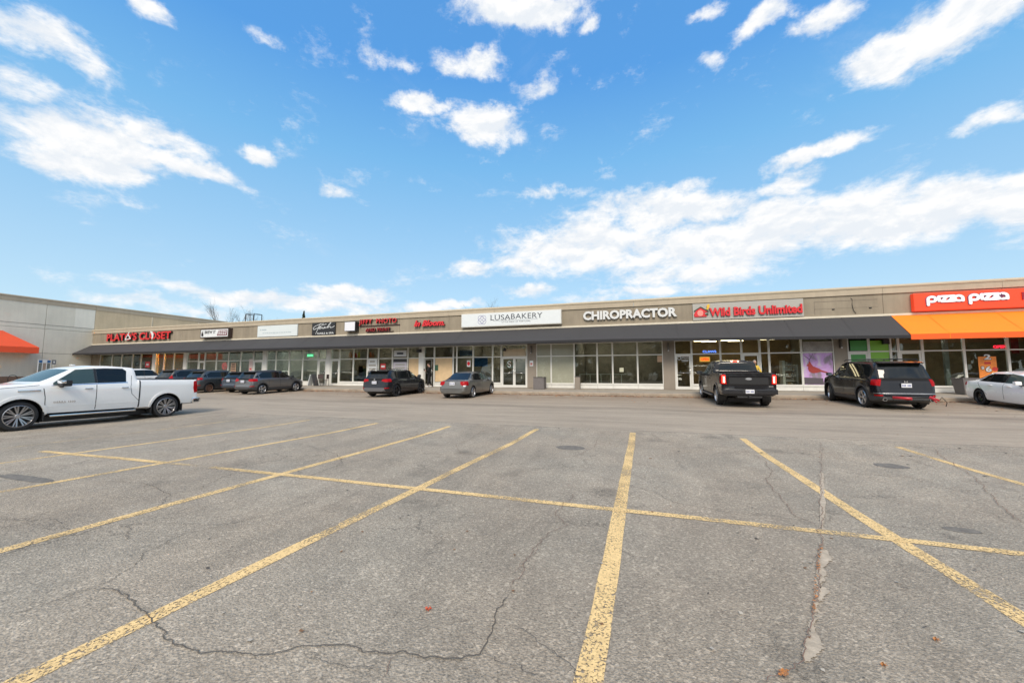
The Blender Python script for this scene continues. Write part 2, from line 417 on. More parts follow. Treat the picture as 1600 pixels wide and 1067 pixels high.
def text(s, X0, X1, Z0, Z1, Y, depth, mats, name, parent, offset=0.0, shear=0.0, spacing=1.0, world_=True):
    """lettering on a plane facing -Y; front face first material, sides second; letters fill the given box"""
    me = text_geo(s, offset, shear, .5, spacing)
    xs = [v.co.x for v in me.vertices]; ys = [v.co.y for v in me.vertices]
    x0, x1, y0, y1 = min(xs), max(xs), min(ys), max(ys)
    for v in me.vertices:
        v.co = Vector((X0+(v.co.x-x0)/(x1-x0)*(X1-X0), Y-depth*(v.co.z+.5), Z0+(v.co.y-y0)/(y1-y0)*(Z1-Z0)))
    me.materials.clear()
    mats = mats if isinstance(mats, (list, tuple)) else [mats]
    for m in mats: me.materials.append(m)
    me.update()
    for p in me.polygons: p.material_index = 0 if (len(mats) == 1 or p.normal.y < -.7) else 1
    me.name = name
    o = link(name, me, parent)
    if world_ and parent is not None: place_at(o, parent)
    return o

def strokes(paths, r, Y, depth, mats, name, parent, world_=True, sq=False):
    """round-ended flat strokes on a plane facing -Y: each path a list of (X, Z)"""
    bm = bmesh.new()
    for path in paths:
        for i in range(len(path)-1):
            a = Vector(path[i]); b = Vector(path[i+1]); d = (b-a)
            if d.length < 1e-5: continue
            ang = math.atan2(d.y, d.x); pts = []
            for k in range(7): t = ang+math.pi/2+math.pi*k/6; pts.append((a.x+r*math.cos(t), a.y+r*math.sin(t)))
            for k in range(7): t = ang-math.pi/2+math.pi*k/6; pts.append((b.x+r*math.cos(t), b.y+r*math.sin(t)))
            dy = random.uniform(0, .0012)
            prism(bm, pts, 1, Y-depth-dy, Y)
    return finish(bm, name, mats, parent, world_=world_)

def arc(cx, cz, rx, rz, a0, a1, n=12): return [(cx+rx*math.cos(R(a0+(a1-a0)*i/n)), cz+rz*math.sin(R(a0+(a1-a0)*i/n))) for i in range(n+1)]

# ------------------------------------------------------------------ ground
def gz(Y):
    if Y < 9: return -1.66
    if Y > 22.8: return -1.25
    t = (Y-9)/13.8
    return -1.66+.41*(t*t*(3-2*t)*.35+t*.65)
def G(px, py):
    d = pray(px, py); z = -1.5
    for _ in range(40): q = d*(z/d.z); z = gz(q.y)
    return Vector((q.x, q.y, z))
def FX(px, Y=26.0, py=560):
    d = pray(px, py); return d.x*Y/d.y
def onY(px, py, Y): d = pray(px, py); return d*(Y/d.y)

bm = bmesh.new()
ysl = [-400, -120, -40, -10, -2]+[i*.5 for i in range(0, 47)]+[24, 60, 200, 900]
xsl = [-900, -200, -90, -60]+[i*2.5 for i in range(-20, 17)]+[60, 120, 300, 900]
grid = [[bm.verts.new((x, y, gz(y))) for x in xsl] for y in ysl]
for j in range(len(ysl)-1):
    for i in range(len(xsl)-1): bm.faces.new([grid[j][i], grid[j][i+1], grid[j+1][i+1], grid[j+1][i]])
tag(finish(bm, 'parking_lot', M_ASPH, smooth=True), kind='structure')

def ribbon(bm, pts, wfun, dz, mi=0):
    rows = []
    for i, p in enumerate(pts):
        d = pts[min(i+1, len(pts)-1)]-pts[max(i-1, 0)]; n_ = Vector((-d.y, d.x)).normalized()
        wl, wr = wfun(i, p)
        rows.append([bm.verts.new((p.x+n_.x*s, p.y+n_.y*s, gz(p.y+n_.y*s)+dz)) for s in (wl, -wr)])
    for i in range(len(rows)-1):
        f = bm.faces.new([rows[i][0], rows[i][1], rows[i+1][1], rows[i+1][0]]); f.material_index = mi

def sub(a, b, step):
    n = max(1, int((b-a).length/step)); return [a.lerp(b, i/n) for i in range(n)]

def line_mark(p0, p1, w, mat, name='painted_line', ext0=0, ext1=0, dz=.004):
    a = G(*p0); b = G(*p1); a = Vector((a.x, a.y)); b = Vector((b.x, b.y)); d = (b-a).normalized()
    a = a-d*ext0; b = b+d*ext1
    pts = sub(a, b, .15)+[b]
    ph = random.uniform(0, 90)
    pts = [p+Vector((mnoise.noise(Vector((p.y*.5+ph, 1, 1)))*.02, mnoise.noise(Vector((p.x*.5+ph, 3, 1)))*.02)) for p in pts]
    bm = bmesh.new()
    ribbon(bm, pts, lambda i, p: (w/2*(1+.10*mnoise.noise(Vector((p.x*3, p.y*3, ph)))), w/2*(1+.10*mnoise.noise(Vector((p.x*3, p.y*3, ph+5))))), dz)
    return tag(finish(bm, name, mat), kind='structure')

line_mark((26, 1066), (840, 670), .145, M_YEL, ext0=2.4)
line_mark((921, 1066), (989, 676), .155, M_YEL, ext0=3.2)
line_mark((1600, 970), (1160, 685), .150, M_YEL, ext0=4.5)
line_mark((1600, 757), (1402, 698), .130, M_YEL, ext0=8)
line_mark((0, 861), (703, 666), .150, M_YEL, ext0=3.5)
line_mark((0, 769), (590, 661), .140, M_YEL, ext0=4)
line_mark((0, 724), (484, 656), .120, M_YEL, ext0=5)
line_mark((60, 694), (376, 655), .11, M_YEL2, ext0=5)
line_mark((66, 705), (258, 723), .14, M_YEL, dz=.006)
line_mark((258, 723), (330, 730), .10, M_YEL2, dz=.006)
line_mark((330, 730), (640, 762), .125, M_YEL, dz=.006)
line_mark((640, 762), (1400, 843), .125, M_YEL, dz=.006)
line_mark((1400, 843), (1600, 866), .125, M_YEL, dz=.006, ext1=7)

def C3(*p): return [(x/2, 620+y/2) for x, y in p]
def C4(*p): return [(800+x/2, 620+y/2) for x, y in p]
CR = [(C3((250,272),(290,268),(370,265),(455,270),(500,285),(530,305),(490,345),(440,365),(360,385),(250,430),(130,445),(0,500)), 9, 0),
 (C3((820,375),(700,400),(600,425),(520,455),(440,490),(400,540),(350,575),(300,595),(240,615),(150,650),(0,695)), 8, 0),
 (C3((300,595),(370,600),(395,620),(410,650),(460,680),(480,710),(510,745),(530,770),(600,795),(700,797),(800,805),(880,795),(940,775),(1050,772),(1120,780),(1200,805),(1300,812),(1400,810),(1500,805),(1520,790),(1530,740),(1550,680),(1590,620)), 13, 0),
 (C3((380,400),(410,410),(415,450)), 8, 0), (C3((530,305),(620,290),(720,240),(860,235)), 7, 0),
 (C3((950,150),(1010,165),(1050,180),(1070,205),(1030,225),(960,250)), 11, 0), (C3((1510,105),(1470,130),(1425,150),(1440,175),(1600,195)), 12, 1),
 (C3((0,380),(40,388),(170,383),(210,400)), 9, 0), (C3((960,800),(1000,825),(1100,845),(1190,850)), 6, 0), (C3((1220,810),(1200,870),(1190,894)), 7, 1),
 (C3((510,800),(430,835),(390,870),(380,894)), 6, 0), (C3((1520,805),(1560,825),(1600,840)), 8, 0), (C3((380,405),(560,375),(700,330),(840,300)), 6, 0),
 (C3((740,215),(830,205)), 10, 0), (C3((0,500),(60,480),(200,430),(330,395)), 7, 0), (C3((370,400),(520,395),(680,400),(840,372),(960,330)), 6, 0),
 (C4((720,165),(780,195),(820,235),(790,260),(830,300),(870,345),(900,380),(955,405)), 11, 1),
 (C4((130,200),(200,230),(340,270),(450,300),(520,335),(640,355),(760,370),(900,385),(955,408)), 8, 0),
 (C4((200,300),(175,330),(135,365),(160,400),(110,430),(60,490),(30,560),(0,600)), 9, 1), (C4((270,130),(255,160),(200,185),(130,195)), 10, 1),
 (C4((60,195),(150,193)), 8, 0), (C4((1320,160),(1340,185),(1370,205),(1440,250),(1480,290),(1540,350),(1600,400)), 12, 1),
 (C4((570,150),(720,165),(760,175),(860,180),(965,170)), 9, 0), (C4((800,700),(870,710),(920,730)), 6, 0), (C4((800,740),(830,790),(850,850)), 5, 0),
 (C4((0,725),(60,765),(120,800),(190,850),(190,890)), 7, 0), (C4((0,835),(50,865),(120,890)), 8, 0), (C4((430,115),(465,135)), 14, 0),
 (C4((965,140),(966,300),(966,420),(957,560),(945,650),(920,740),(912,830),(850,870),(790,894)), 10, 1), (C4((965,150),(1150,152),(1330,160),(1600,180)), 10, 0),
 (C4((380,120),(520,122),(700,128)), 8, 0), (C4((0,560),(40,520),(100,455)), 6, 1)]
bm = bmesh.new()
for k, (pp, w, mi) in enumerate(CR):
    P = [G(*p) for p in pp]; P = [Vector((p.x, p.y)) for p in P]; pts = []
    for i in range(len(P)-1): pts += sub(P[i], P[i+1], .014 if P[i].y < 6 else .05)
    pts.append(P[-1]); q = []
    for i, p in enumerate(pts):
        n_ = mnoise.noise_vector(Vector((p.x*3.1, p.y*3.1, k*.7)))*.05+mnoise.noise_vector(Vector((p.x*14, p.y*14, k)))*.022+mnoise.noise_vector(Vector((p.x*30, p.y*30, k)))*.014+mnoise.noise_vector(Vector((p.x*70, p.y*70, k)))*.007
        q.append(Vector((p.x+n_.x, p.y+n_.y)))
    L = len(q); wm = w/1000*.62
    def wf(i, p, wm=wm, L=L, k=k):
        t = min(1, (i+1)/6, (L-i)/6); n_ = .55+.9*abs(mnoise.noise(Vector((p.x*9, p.y*9, k))))+.6*abs(mnoise.noise(Vector((p.x*31, p.y*31, k))))
        return wm*.5*t*n_, wm*.5*t*(1.5-.6*n_ if n_ < 1.5 else .6)
    ribbon(bm, q, wf, .008+.0003*k, mi)
tag(finish(bm, 'asphalt_cracks', [M_CRACK, M_CRACK2]), kind='structure')

def blotch(c, rx, ry, mat, name, dz=.003, rough_=.35, n=48, seed=0):
    bm = bmesh.new(); vs_ = []
    for k in range(n):
        a = 2*math.pi*k/n; u = Vector((math.cos(a), math.sin(a), seed*3.1))
        s = 1+rough_*mnoise.noise(u*1.3)+rough_*.5*mnoise.noise(u*5)
        x, y = c[0]+rx*s*math.cos(a), c[1]+ry*s*math.sin(a); vs_.append(bm.verts.new((x, y, gz(y)+dz)))
    bm.faces.new(vs_); return tag(finish(bm, name, mat), kind='structure')
for i, (px, py, rx, ry) in enumerate([(892, 699.5, .33, .24), (1392, 728, .24, .22), (1502, 828, .16, .085)]):
    g = G(px, py); blotch(g, rx, ry, M_TAR, 'asphalt_patch', seed=i, rough_=.12)
g = G(45, 748); blotch(g, .9, .10, M_TAR, 'asphalt_patch', seed=9)
for i, poly in enumerate([C4((966,478),(985,482),(1000,508),(978,535),(985,560),(958,600),(952,560),(958,520)), C4((950,590),(990,600),(985,625),(960,640),(950,680),(942,670),(944,620)),
                          C4((930,700),(950,690),(942,735),(972,775),(965,800),(940,828),(912,832),(915,780),(925,740)), C4((962,235),(975,240),(980,330),(970,420),(963,400))]):
    bm = bmesh.new(); vs_ = []
    for k in range(len(poly)):
        a = G(*poly[k]); b = G(*poly[(k+1) % len(poly)])
        for t in range(14):
            p = a.lerp(b, t/14); n_ = mnoise.noise_vector(p*18)*.02+mnoise.noise_vector(p*60)*.012; vs_.append(bm.verts.new((p.x+n_.x, p.y+n_.y, gz(p.y)+.006)))
    bm.faces.new(vs_); tag(finish(bm, 'sand_filled_break', M_SAND), kind='structure')

# kerb and raised walk
KY, KT, WZ = 22.85, -1.06, -.965
bm = bmesh.new(); seg = 3.0; x = -56.8
while x < 40:
    jx = random.uniform(-.012, .012)
    prof = [(KY+.0+jx, -1.5), (KY+.01+jx, KT-.045), (KY+.045+jx, KT-.005), (KY+.16, KT), (KY+.16, -1.5)]
    prism(bm, [(p[0], p[1]+random.uniform(-.006, .006)*(p[1] > -1.4)) for p in prof], 0, x+.008, x+seg-.008); x += seg
tag(finish(bm, 'kerb', M_KERB), kind='structure')
bm = bmesh.new(); prism(bm, [(KY+.162, -1.5), (KY+.162, KT-.004), (26.4, WZ), (26.4, -1.5)], 0, -56.7, 40)
tag(finish(bm, 'sidewalk', M_WALK), kind='structure')

# leaf litter along the kerb: too many to count
bm = bmesh.new()
for _ in range(5200):
    X = random.uniform(-34, 24); dens_ = .5+.5*mnoise.noise(Vector((X*.35, 2, 0)))
    if random.random() > dens_+.25: continue
    r_ = random.random(); Y = KY-.02-abs(random.gauss(0, .16+.3*dens_)) if r_ < .93 else random.uniform(19, KY)
    s = random.uniform(.025, .065); a = random.uniform(0, 6.28); z = gz(Y)+random.uniform(.006, .03)
    v = [bm.verts.new((X+s*math.cos(a+t), Y+s*.8*math.sin(a+t), z+random.uniform(-.004, .02))) for t in (0, 1.4, 3.0, 4.5)]
    f = bm.faces.new(v); f.material_index = random.choice((0, 0, 1, 2))
for _ in range(130):
    t = random.random(); p = G(1283-12*t+random.uniform(-3, 3), 850+110*t) if random.random() < .6 else G(1225+random.uniform(-6, 6), 1056+random.uniform(-5, 5))
    s = random.uniform(.004, .011); a = random.uniform(0, 6.28)
    v = [bm.verts.new((p.x+s*math.cos(a+q), p.y+s*math.sin(a+q), gz(p.y)+.018+random.uniform(0, .006))) for q in (0, 1.4, 3.0, 4.5)]
    bm.faces.new(v).material_index = random.choice((0, 1))
tag(finish(bm, 'leaf_litter', [pmat('leaf_brown', (.30, .14, .06), .8), pmat('leaf_orange', (.50, .19, .05), .8), pmat('leaf_dark', (.13, .08, .05), .8)]),
    'brown and orange leaf litter gathered along the foot of the kerb', 'fallen leaves', kind='stuff')

bm = bmesh.new()
for _ in range(420):
    Y = random.uniform(1.5, 21); X = random.uniform(-1.3, .9)*Y*1.1; s = random.uniform(.006, .018) if Y < 8 else random.uniform(.015, .035); a = random.uniform(0, 6.28)
    v = [bm.verts.new((X+s*math.cos(a+t), Y+s*math.sin(a+t), gz(Y)+random.uniform(.004, .016))) for t in (0, 1.7, 3.1, 4.6)]
    bm.faces.new(v).material_index = random.choice((0, 1, 1, 2))
tag(finish(bm, 'ground_grit', [pmat('grit_brown', (.22, .12, .06), .9), pmat('grit_pale', (.42, .38, .32), .9), pmat('grit_dark', (.08, .07, .06), .9)]),
    'scattered grit and leaf crumbs lying all over the worn asphalt', 'grit', kind='stuff')

def maple_leaf(px, py, size, col, label):
    p = G(px, py); bm = bmesh.new(); pts = []
    for k, (a, r_) in enumerate([(90, 1), (72, .45), (45, .85), (30, .4), (0, .8), (-25, .35), (-60, .5), (-90, .25), (-120, .5), (-155, .35), (180, .8), (150, .4), (135, .85), (108, .45)]):
        pts.append(bm.verts.new((p.x+size*r_*math.cos(R(a)), p.y+size*r_*math.sin(R(a)), p.z+.012+.012*math.sin(k*1.9))))
    c = bm.verts.new((p.x, p.y, p.z+.01))
    for k in range(len(pts)): bm.faces.new([c, pts[k], pts[(k+1) % len(pts)]])
    tube(bm, [(p.x, p.y-size*.2, p.z+.012), (p.x+.01, p.y-size*.9, p.z+.02)], .002, 5)
    tag(finish(bm, 'fallen_leaf', pmat('leaf_'+str(px), col, .7)), label, 'leaf')
maple_leaf(669, 953, .034, (.50, .10, .05), 'red maple leaf lying alone on the near asphalt, left of the middle yellow line')
maple_leaf(1463, 1001, .022, (.46, .20, .07), 'small orange leaf on the asphalt, the upper of two at the lower right')
maple_leaf(1381, 1041, .020, (.42, .18, .06), 'small curled orange leaf on the asphalt near the bottom edge, right of the broken seam')

# ------------------------------------------------------------------ strip mall
mall = empty('strip_mall', (-18, 26, WZ), 'long low beige strip mall with charcoal and orange awnings over a row of glazed shops', 'building')
XL, XR = -56.78, 34.0
ZT, ZL, ZC0, ZC1 = 4.77, 4.32, 3.10, 3.21        # parapet top, ledge, cornice band
SEAM = [FX(p, py=480) for p in (385, 625, 702, 773, 990, 1380, 1568)]
cuts = [XL, -51.0, -42.5]+SEAM+[24.5, XR]
bm = bmesh.new()
for a, b in zip(cuts[:-1], cuts[1:]): bx(bm, a+.008, b-.008, 26.0, 26.45, ZC1+.002, ZL-.002)
bx(bm, XL, XR, 26.03, 26.45, ZC0, ZL)
finish(bm, 'fascia', M_TAUPE, mall, world_=True)
bm = bmesh.new()
for a, b in zip(cuts[:-1], cuts[1:]): bx(bm, a+.006, b-.006, 25.93, 26.5, ZL, ZT-.09)
finish(bm, 'parapet', M_BEIGE, mall, world_=True)
bm = bmesh.new(); bx(bm, XL, XR, 25.88, 26.55, ZT-.088, ZT); bx(bm, XL, XR, 25.90, 26.4, ZT-.13, ZT-.089)
finish(bm, 'parapet_cap', M_CAP, mall, world_=True)
bm = bmesh.new(); bx(bm, XL, XR, 25.92, 26.02, ZC0+.002, ZC1); bx(bm, XL, XR, 25.97, 26.025, ZC0-.06, ZC0)
finish(bm, 'cornice', M_CREAM, mall, world_=True)
bm = bmesh.new(); bx(bm, XL, XR, 26.46, 46, 4.2, 4.3); bx(bm, XL, XR, 45.8, 46.1, -1.0, 4.7); bx(bm, XR-.3, XR, 26.5, 45.8, -1.0, 4.7)
finish(bm, 'roof_and_rear_wall', M_BEIGE, mall, world_=True)
# stains left by removed signs, on the bare fascia
bm = bmesh.new()
x0, x1 = FX(1272, py=480), FX(1372, py=480)
for (a, b, c, d) in ((x0, x1, 4.02, 4.06), (x0, x1, 3.62, 3.64), (x0, x0+.03, 3.3, 4.02)): bx(bm, a, b, 25.996, 26.01, c, d)
finish(bm, 'sign_ghost_mark', pmat('stain', (.205, .172, .132), .9, var=.25, vscale=6), mall, world_=True)
bm = bmesh.new(); cx_ = FX(1332, py=480)
tube(bm, [(cx_-.06, 25.99, 4.18), (cx_, 25.97, 4.1), (cx_-.02, 25.97, 3.8), (cx_+.02, 25.97, 3.5), (cx_+.12, 25.96, 3.3)], .012, 6)
finish(bm, 'loose_cable', M_BLK, mall, world_=True)
for q in (FX(1302, py=486), FX(1360, py=484)):
    bm = bmesh.new(); rbx(bm, q-.06, q+.06, 25.96, 26.0, 3.56, 3.61, .01); finish(bm, 'anchor_bracket', M_BLK, mall, world_=True)

def awning(name, xa, xb, mc, mv, endl, endr, zbf, vh, yb=24.5):
    bm = bmesh.new()
    n = max(2, int((xb-xa)/1.2)); rows = []
    for i in range(n+1):
        x = xa+(xb-xa)*i/n; col = []; zb = zbf(x)
        for j in range(4):
            t = j/3; sag = .012*math.sin(math.pi*t)*(1 if i % 2 else .2)
            col.append((x+(endl if i == 0 else endr if i == n else 0)*t, 25.93+(yb-25.93)*t, 3.09+(zb-3.09)*t-sag))
        rows.append(col)
    top = [[bm.verts.new(p) for p in c] for c in rows]
    bot = [[bm.verts.new((p[0], p[1]+.0, p[2]-.03)) for p in c] for c in rows]
    for i in range(n):
        for j in range(3):
            bm.faces.new([top[i][j], top[i+1][j], top[i+1][j+1], top[i][j+1]]); bm.faces.new([bot[i][j], bot[i][j+1], bot[i+1][j+1], bot[i+1][j]])
    for i in range(n):
        bm.faces.new([top[i][3], top[i+1][3], bot[i+1][3], bot[i][3]]); bm.faces.new([top[i][0], bot[i][0], bot[i+1][0], top[i+1][0]])
    for s in (0, n):
        for j in range(3): bm.faces.new([top[s][j], top[s][j+1], bot[s][j+1], bot[s][j]])
    o = finish(bm, name, mc, mall, smooth=True, world_=True)
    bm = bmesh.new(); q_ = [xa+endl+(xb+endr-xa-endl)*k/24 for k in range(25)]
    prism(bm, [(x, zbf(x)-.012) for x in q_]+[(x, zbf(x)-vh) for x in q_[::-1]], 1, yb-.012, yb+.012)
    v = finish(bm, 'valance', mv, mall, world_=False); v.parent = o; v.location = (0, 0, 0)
    x = xa+.6; k = 0                                    # arms under the cloth, sewn seams on top
    while x < xb-.3:
        bm = bmesh.new(); tube(bm, [(x, 25.9, 2.2), (x, yb+.05, zbf(x)-.06)], .02, 5); q = finish(bm, 'awning_arm', M_ALU, None); q.parent = o; x += 2.4
    x = xa+1.5
    while x < xb-.3:
        bm = bmesh.new(); pts = [(25.925, 3.092), (24.51, zbf(x)+.004), (24.49, zbf(x)+.002), (24.49, zbf(x)-vh)]
        for h_ in (0,):
            A1 = [bm.verts.new((x-.014, p[0]-.006, p[1]+.006)) for p in pts]; B1 = [bm.verts.new((x+.014, p[0]-.006, p[1]+.006)) for p in pts]
            for t in range(3): bm.faces.new([A1[t], B1[t], B1[t+1], A1[t+1]])
        q = finish(bm, 'awning_seam', mc, None); q.parent = o; x += 3.05 if k % 2 else 2.7; k += 1
    return o
XO = FX(1393, 25.9, 494)
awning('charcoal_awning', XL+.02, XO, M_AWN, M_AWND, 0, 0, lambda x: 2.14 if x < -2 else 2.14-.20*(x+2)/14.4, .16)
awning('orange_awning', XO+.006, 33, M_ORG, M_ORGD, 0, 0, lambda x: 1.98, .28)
bm = bmesh.new(); bx(bm, XL+.02, XR-.02, 25.955, 25.998, 2.06, 3.03); finish(bm, 'bulkhead', M_SOFF, mall, world_=True)

Z_SILL, Z_TR, Z_HD = -.66, 1.20, 2.06
YG = 26.06   # glass plane
M_INT = {'dark': pmat('interior_dark', (.28, .235, .18), .8, var=.35, vscale=1.4), 'tan': pmat('interior_tan', (.50, .37, .22), .8, var=.35, vscale=1.4),
         'pale': pmat('interior_pale', (.48, .47, .42), .8, var=.25, vscale=1), 'green': pmat('interior_green', (.07, .26, .03), .7),
         'floor': pmat('shop_floor', (.22, .20, .18), .5, var=.1), 'ceil': pmat('shop_ceiling', (.32, .31, .29), .8)}

def frame_bars(bm, X0, X1, z0, z1, trans, w=.045):
    bx(bm, X0, X0+w, 26.0, 26.11, z0, z1); bx(bm, X1-w, X1, 26.0, 26.11, z0, z1)
    bx(bm, X0+w, X1-w, 26.005, 26.105, z0, z0+.05); bx(bm, X0+w, X1-w, 26.005, 26.105, z1-.05, z1)
    if trans: bx(bm, X0+w, X1-w, 26.005, 26.105, Z_TR-.03, Z_TR+.03)

def window(p0, p1, trans=True, glass=None, z0=Z_SILL, panel=True, z1=Z_HD):
    X0, X1 = FX(p0)+.003, FX(p1)-.003
    bm = bmesh.new(); bx(bm, X0+.04, X1-.04, YG-.004, YG+.004, z0+.04, z1-.04)
    w_ = finish(bm, 'window', glass or M_GLASS, mall, world_=True)
    bm = bmesh.new(); frame_bars(bm, X0, X1, z0, z1, trans)
    f_ = finish(bm, 'window_frame', M_ALU, None); f_.parent = w_
    if panel:
        bm = bmesh.new(); bx(bm, X0+.003, X1-.003, 26.02, 26.12, WZ+.01, z0-.003); bx(bm, X0, X1, 25.985, 26.10, z0-.05, z0-.002)
        finish(bm, 'base_panel', M_PANEL, mall, world_=True)
    return X0, X1

def door(p0, p1, double=False, glass=None, open_=False, top='glass'):
    X0, X1 = FX(p0)+.003, FX(p1)-.003
    bm = bmesh.new()
    bx(bm, X0, X0+.055, 26.0, 26.12, WZ+.01, Z_HD); bx(bm, X1-.055, X1, 26.0, 26.12, WZ+.01, Z_HD)
    bx(bm, X0+.055, X1-.055, 26.003, 26.117, Z_TR-.05, Z_TR+.03); bx(bm, X0+.055, X1-.055, 26.003, 26.117, Z_HD-.05, Z_HD)
    fr = finish(bm, 'door_frame', M_ALU, mall, world_=True)
    bm = bmesh.new(); bx(bm, X0+.05, X1-.05, YG-.004, YG+.004, Z_TR+.025, Z_HD-.045)
    t_ = finish(bm, 'transom_light', glass or M_GLASS, None); t_.parent = fr
    n = 2 if double else 1; w = (X1-X0-.11)/n
    for k in range(n):
        a, b = X0+.055+k*w+.006, X0+.055+(k+1)*w-.006; hz = a if (k == 0 and not double) else b
        hinge = a if k == 0 else b
        M_ = Matrix.Identity(4)
        if open_: M_ = Matrix.Translation((hinge, 26.05, 0)) @ Matrix.Rotation(R(75), 4, 'Z') @ Matrix.Translation((-hinge, -26.05, 0))
        bm = bmesh.new()
        z0, z1 = WZ+.02, Z_TR-.06
        for q in ((a, a+.085, z0, z1), (b-.085, b, z0, z1), (a+.085, b-.085, z0, z0+.17), (a+.085, b-.085, z1-.085, z1)):
            bx(bm, q[0], q[1], 26.03, 26.075, q[2], q[3])
        for v in bm.verts: v.co = M_ @ v.co
        d_ = finish(bm, 'door', M_ALU, mall, world_=True)
        bm = bmesh.new(); bx(bm, a+.08, b-.08, YG-.004, YG+.004, z0+.16, z1-.08)
        for v in bm.verts: v.co = M_ @ v.co
        g_ = finish(bm, 'pane', glass or M_GLASS, None); g_.parent = d_
        bm = bmesh.new(); hx = (b-.06) if (k == 0) else (a+.06)
        tube(bm, [(hx, 25.975, -.05), (hx, 25.975, .35)], .016, 6); tube(bm, [(a+.1, 25.985, .06), (b-.1, 25.985, .06)], .014, 6)
        for v in bm.verts: v.co = M_ @ v.co
        h_ = finish(bm, 'handle', M_CHR, None); h_.parent = d_
    return X0, X1

def pillar(p0, p1, mat=None, lamp=None, name='pillar', base=False):
    X0, X1 = FX(p0), FX(p1)
    bm = bmesh.new(); bx(bm, X0+.002, X1-.002, 25.97, 26.3, WZ+.002, 2.10)
    o = finish(bm, name, mat or M_PILL, mall, world_=True)
    if lamp:
        x = FX(lamp); bm = bmesh.new(); rbx(bm, x-.055, x+.055, 25.84, 25.965, 1.42, 1.92, .015); rbx(bm, x-.03, x+.03, 25.80, 25.85, 1.46, 1.88, .01)
        finish(bm, 'wall_lamp', pmat('lamp_bronze', (.16, .14, .12), .4, .6), mall, world_=True)
        bm = bmesh.new(); bx(bm, x-.035, x+.035, 25.80, 25.845, 1.40, 1.458); l_ = finish(bm, 'lamp_lens', M_REFL, None, world_=False); l_.parent = mall; place_at(l_, mall)
    return X0, X1

pillar(145, 156, M_TAUPE); 
for a, b in ((156,175),(175,190),(190,207),(207,220),(220,238.5)): window(a, b, False, panel=False, z0=WZ+.25)
pillar(238.5, 243, M_PANEL, name='white_post')
for a, b in ((243,256),(256,271.5),(271.5,287)): window(a, b, False, M_GLASSB, panel=False, z0=WZ+.25)
pillar(287, 292, M_PANEL, name='white_post')
window(292, 310); door(310, 320)
for a, b in ((320,338),(338,357),(357,376),(376,396)): window(a, b)
door(396, 411); pillar(411, 417, M_PANEL, name='white_post')
for a, b in ((417,431),(431,452),(452,473),(473,497)): window(a, b)
door(497, 510.5); pillar(510.5, 516, M_PANEL, name='white_post'); door(516, 530.5)
for a, b in ((530.5,552),(552,574),(574,591),(591,613),(613,637),(637,655)): window(a, b)
pillar(655, 662, M_PANEL, name='white_post'); door(662, 678.5, open_=True)
for a, b in ((678.5,708),(708,713.5),(713.5,739),(739,769.5),(769.5,783)): window(a, b)
door(783, 824, True); pillar(824, 838, lamp=830.5)
window(838, 861, glass=M_FROST); window(861, 897, glass=M_FROST)
for a, b in ((897,933),(933,957),(957,996),(996,1036)): window(a, b)
pillar(1036, 1054, lamp=1044.5); door(1054, 1081)
for a, b in ((1081,1126),(1126,1159)): window(a, b, glass=M_GLASSB)
door(1159, 1188, glass=M_GLASSB); window(1188, 1202, glass=M_GLASSB); window(1202, 1253, glass=M_GLASSB); window(1253, 1304)
pillar(1304, 1325, lamp=1314); door(1325, 1359); window(1359, 1393, glass=M_GLASSB); window(1393, 1405, panel=True)
door(1405, 1443); 
for a, b in ((1443,1508),(1508,1577),(1577,1640),(1640,1715),(1715,1790)): window(a, b)
bm = bmesh.new(); bx(bm, FX(1790), XR, 25.98, 26.3, WZ, 2.1); finish(bm, 'end_wall', M_TAUPE, mall, world_=True)

# interiors
SHOPS = [(145,290,'tan',30.5),(290,414,'dark',31),(414,513,'pale',30.5),(513,658,'dark',31),(658,711,'dark',30),(711,831,'dark',31),(831,897,'pale',29),(897,1045,'dark',31),
         (1045,1303,'tan',32),(1303,1399,'pale',29),(1399,1790,'tan',31)]
for (p0, p1, w, yb) in SHOPS:
    a, b = FX(p0), FX(p1)
    box_obj('interior_wall', (a+.11, b-.11, yb, yb+.1, WZ, 2.9), M_INT[w], mall)
    box_obj('partition', (a-.08, a+.08, 26.32, 33, WZ, 2.9), M_INT['pale' if w == 'pale' else 'dark'], mall)
box_obj('shop_floor', (XL+.1, XR-.4, 26.33, 34, WZ-.1, WZ), M_INT['floor'], mall)
box_obj('shop_ceiling', (XL+.1, XR-.4, 26.5, 34, 2.92, 3.0), M_INT['ceil'], mall)
M_LAMPW = pmat('warm_tube', (1, .9, .7), .5, emit=(1, .82, .52), es=5)
M_LAMPC = pmat('cool_tube', (1, 1, 1), .5, emit=(1, .95, .86), es=30)
M_LAMPO = pmat('orange_lamp', (1, .6, .2), .5, emit=(1, .50, .12), es=34)
def tube_light(x, y, L, mat, z=2.55, alongx=False, w=.07):
    d = (x-L/2, x+L/2, y-w, y+w) if alongx else (x-w, x+w, y-L/2, y+L/2)
    box_obj('ceiling_light', (*d, z, z+.05), mat, mall)
for k, px in enumerate((1092, 1108, 1124, 1140, 1156, 1172, 1200, 1225)): tube_light(FX(px), 28.2+.6*(k % 3), .9, M_LAMPW, 2.18, alongx=True, w=.04)
for px in (1470, 1490, 1512, 1546, 1590): tube_light(FX(px), 27.0, .14, M_LAMPC, 2.02, w=.07)
for px in (248, 262, 270, 280): tube_light(FX(px), 28.0, 1.4, M_LAMPO, alongx=True, w=.12)
for px in (176, 205, 228): tube_light(FX(px), 28.5, 1.2, M_LAMPW, alongx=True)
for px in (310, 350, 385, 445, 485, 545, 600): tube_light(FX(px), 28.4, 1.2, M_LAMPC, alongx=True)
for px in (707, 745, 800, 860, 930, 1000): tube_light(FX(px), 29.0, .9, M_LAMPC, alongx=True)

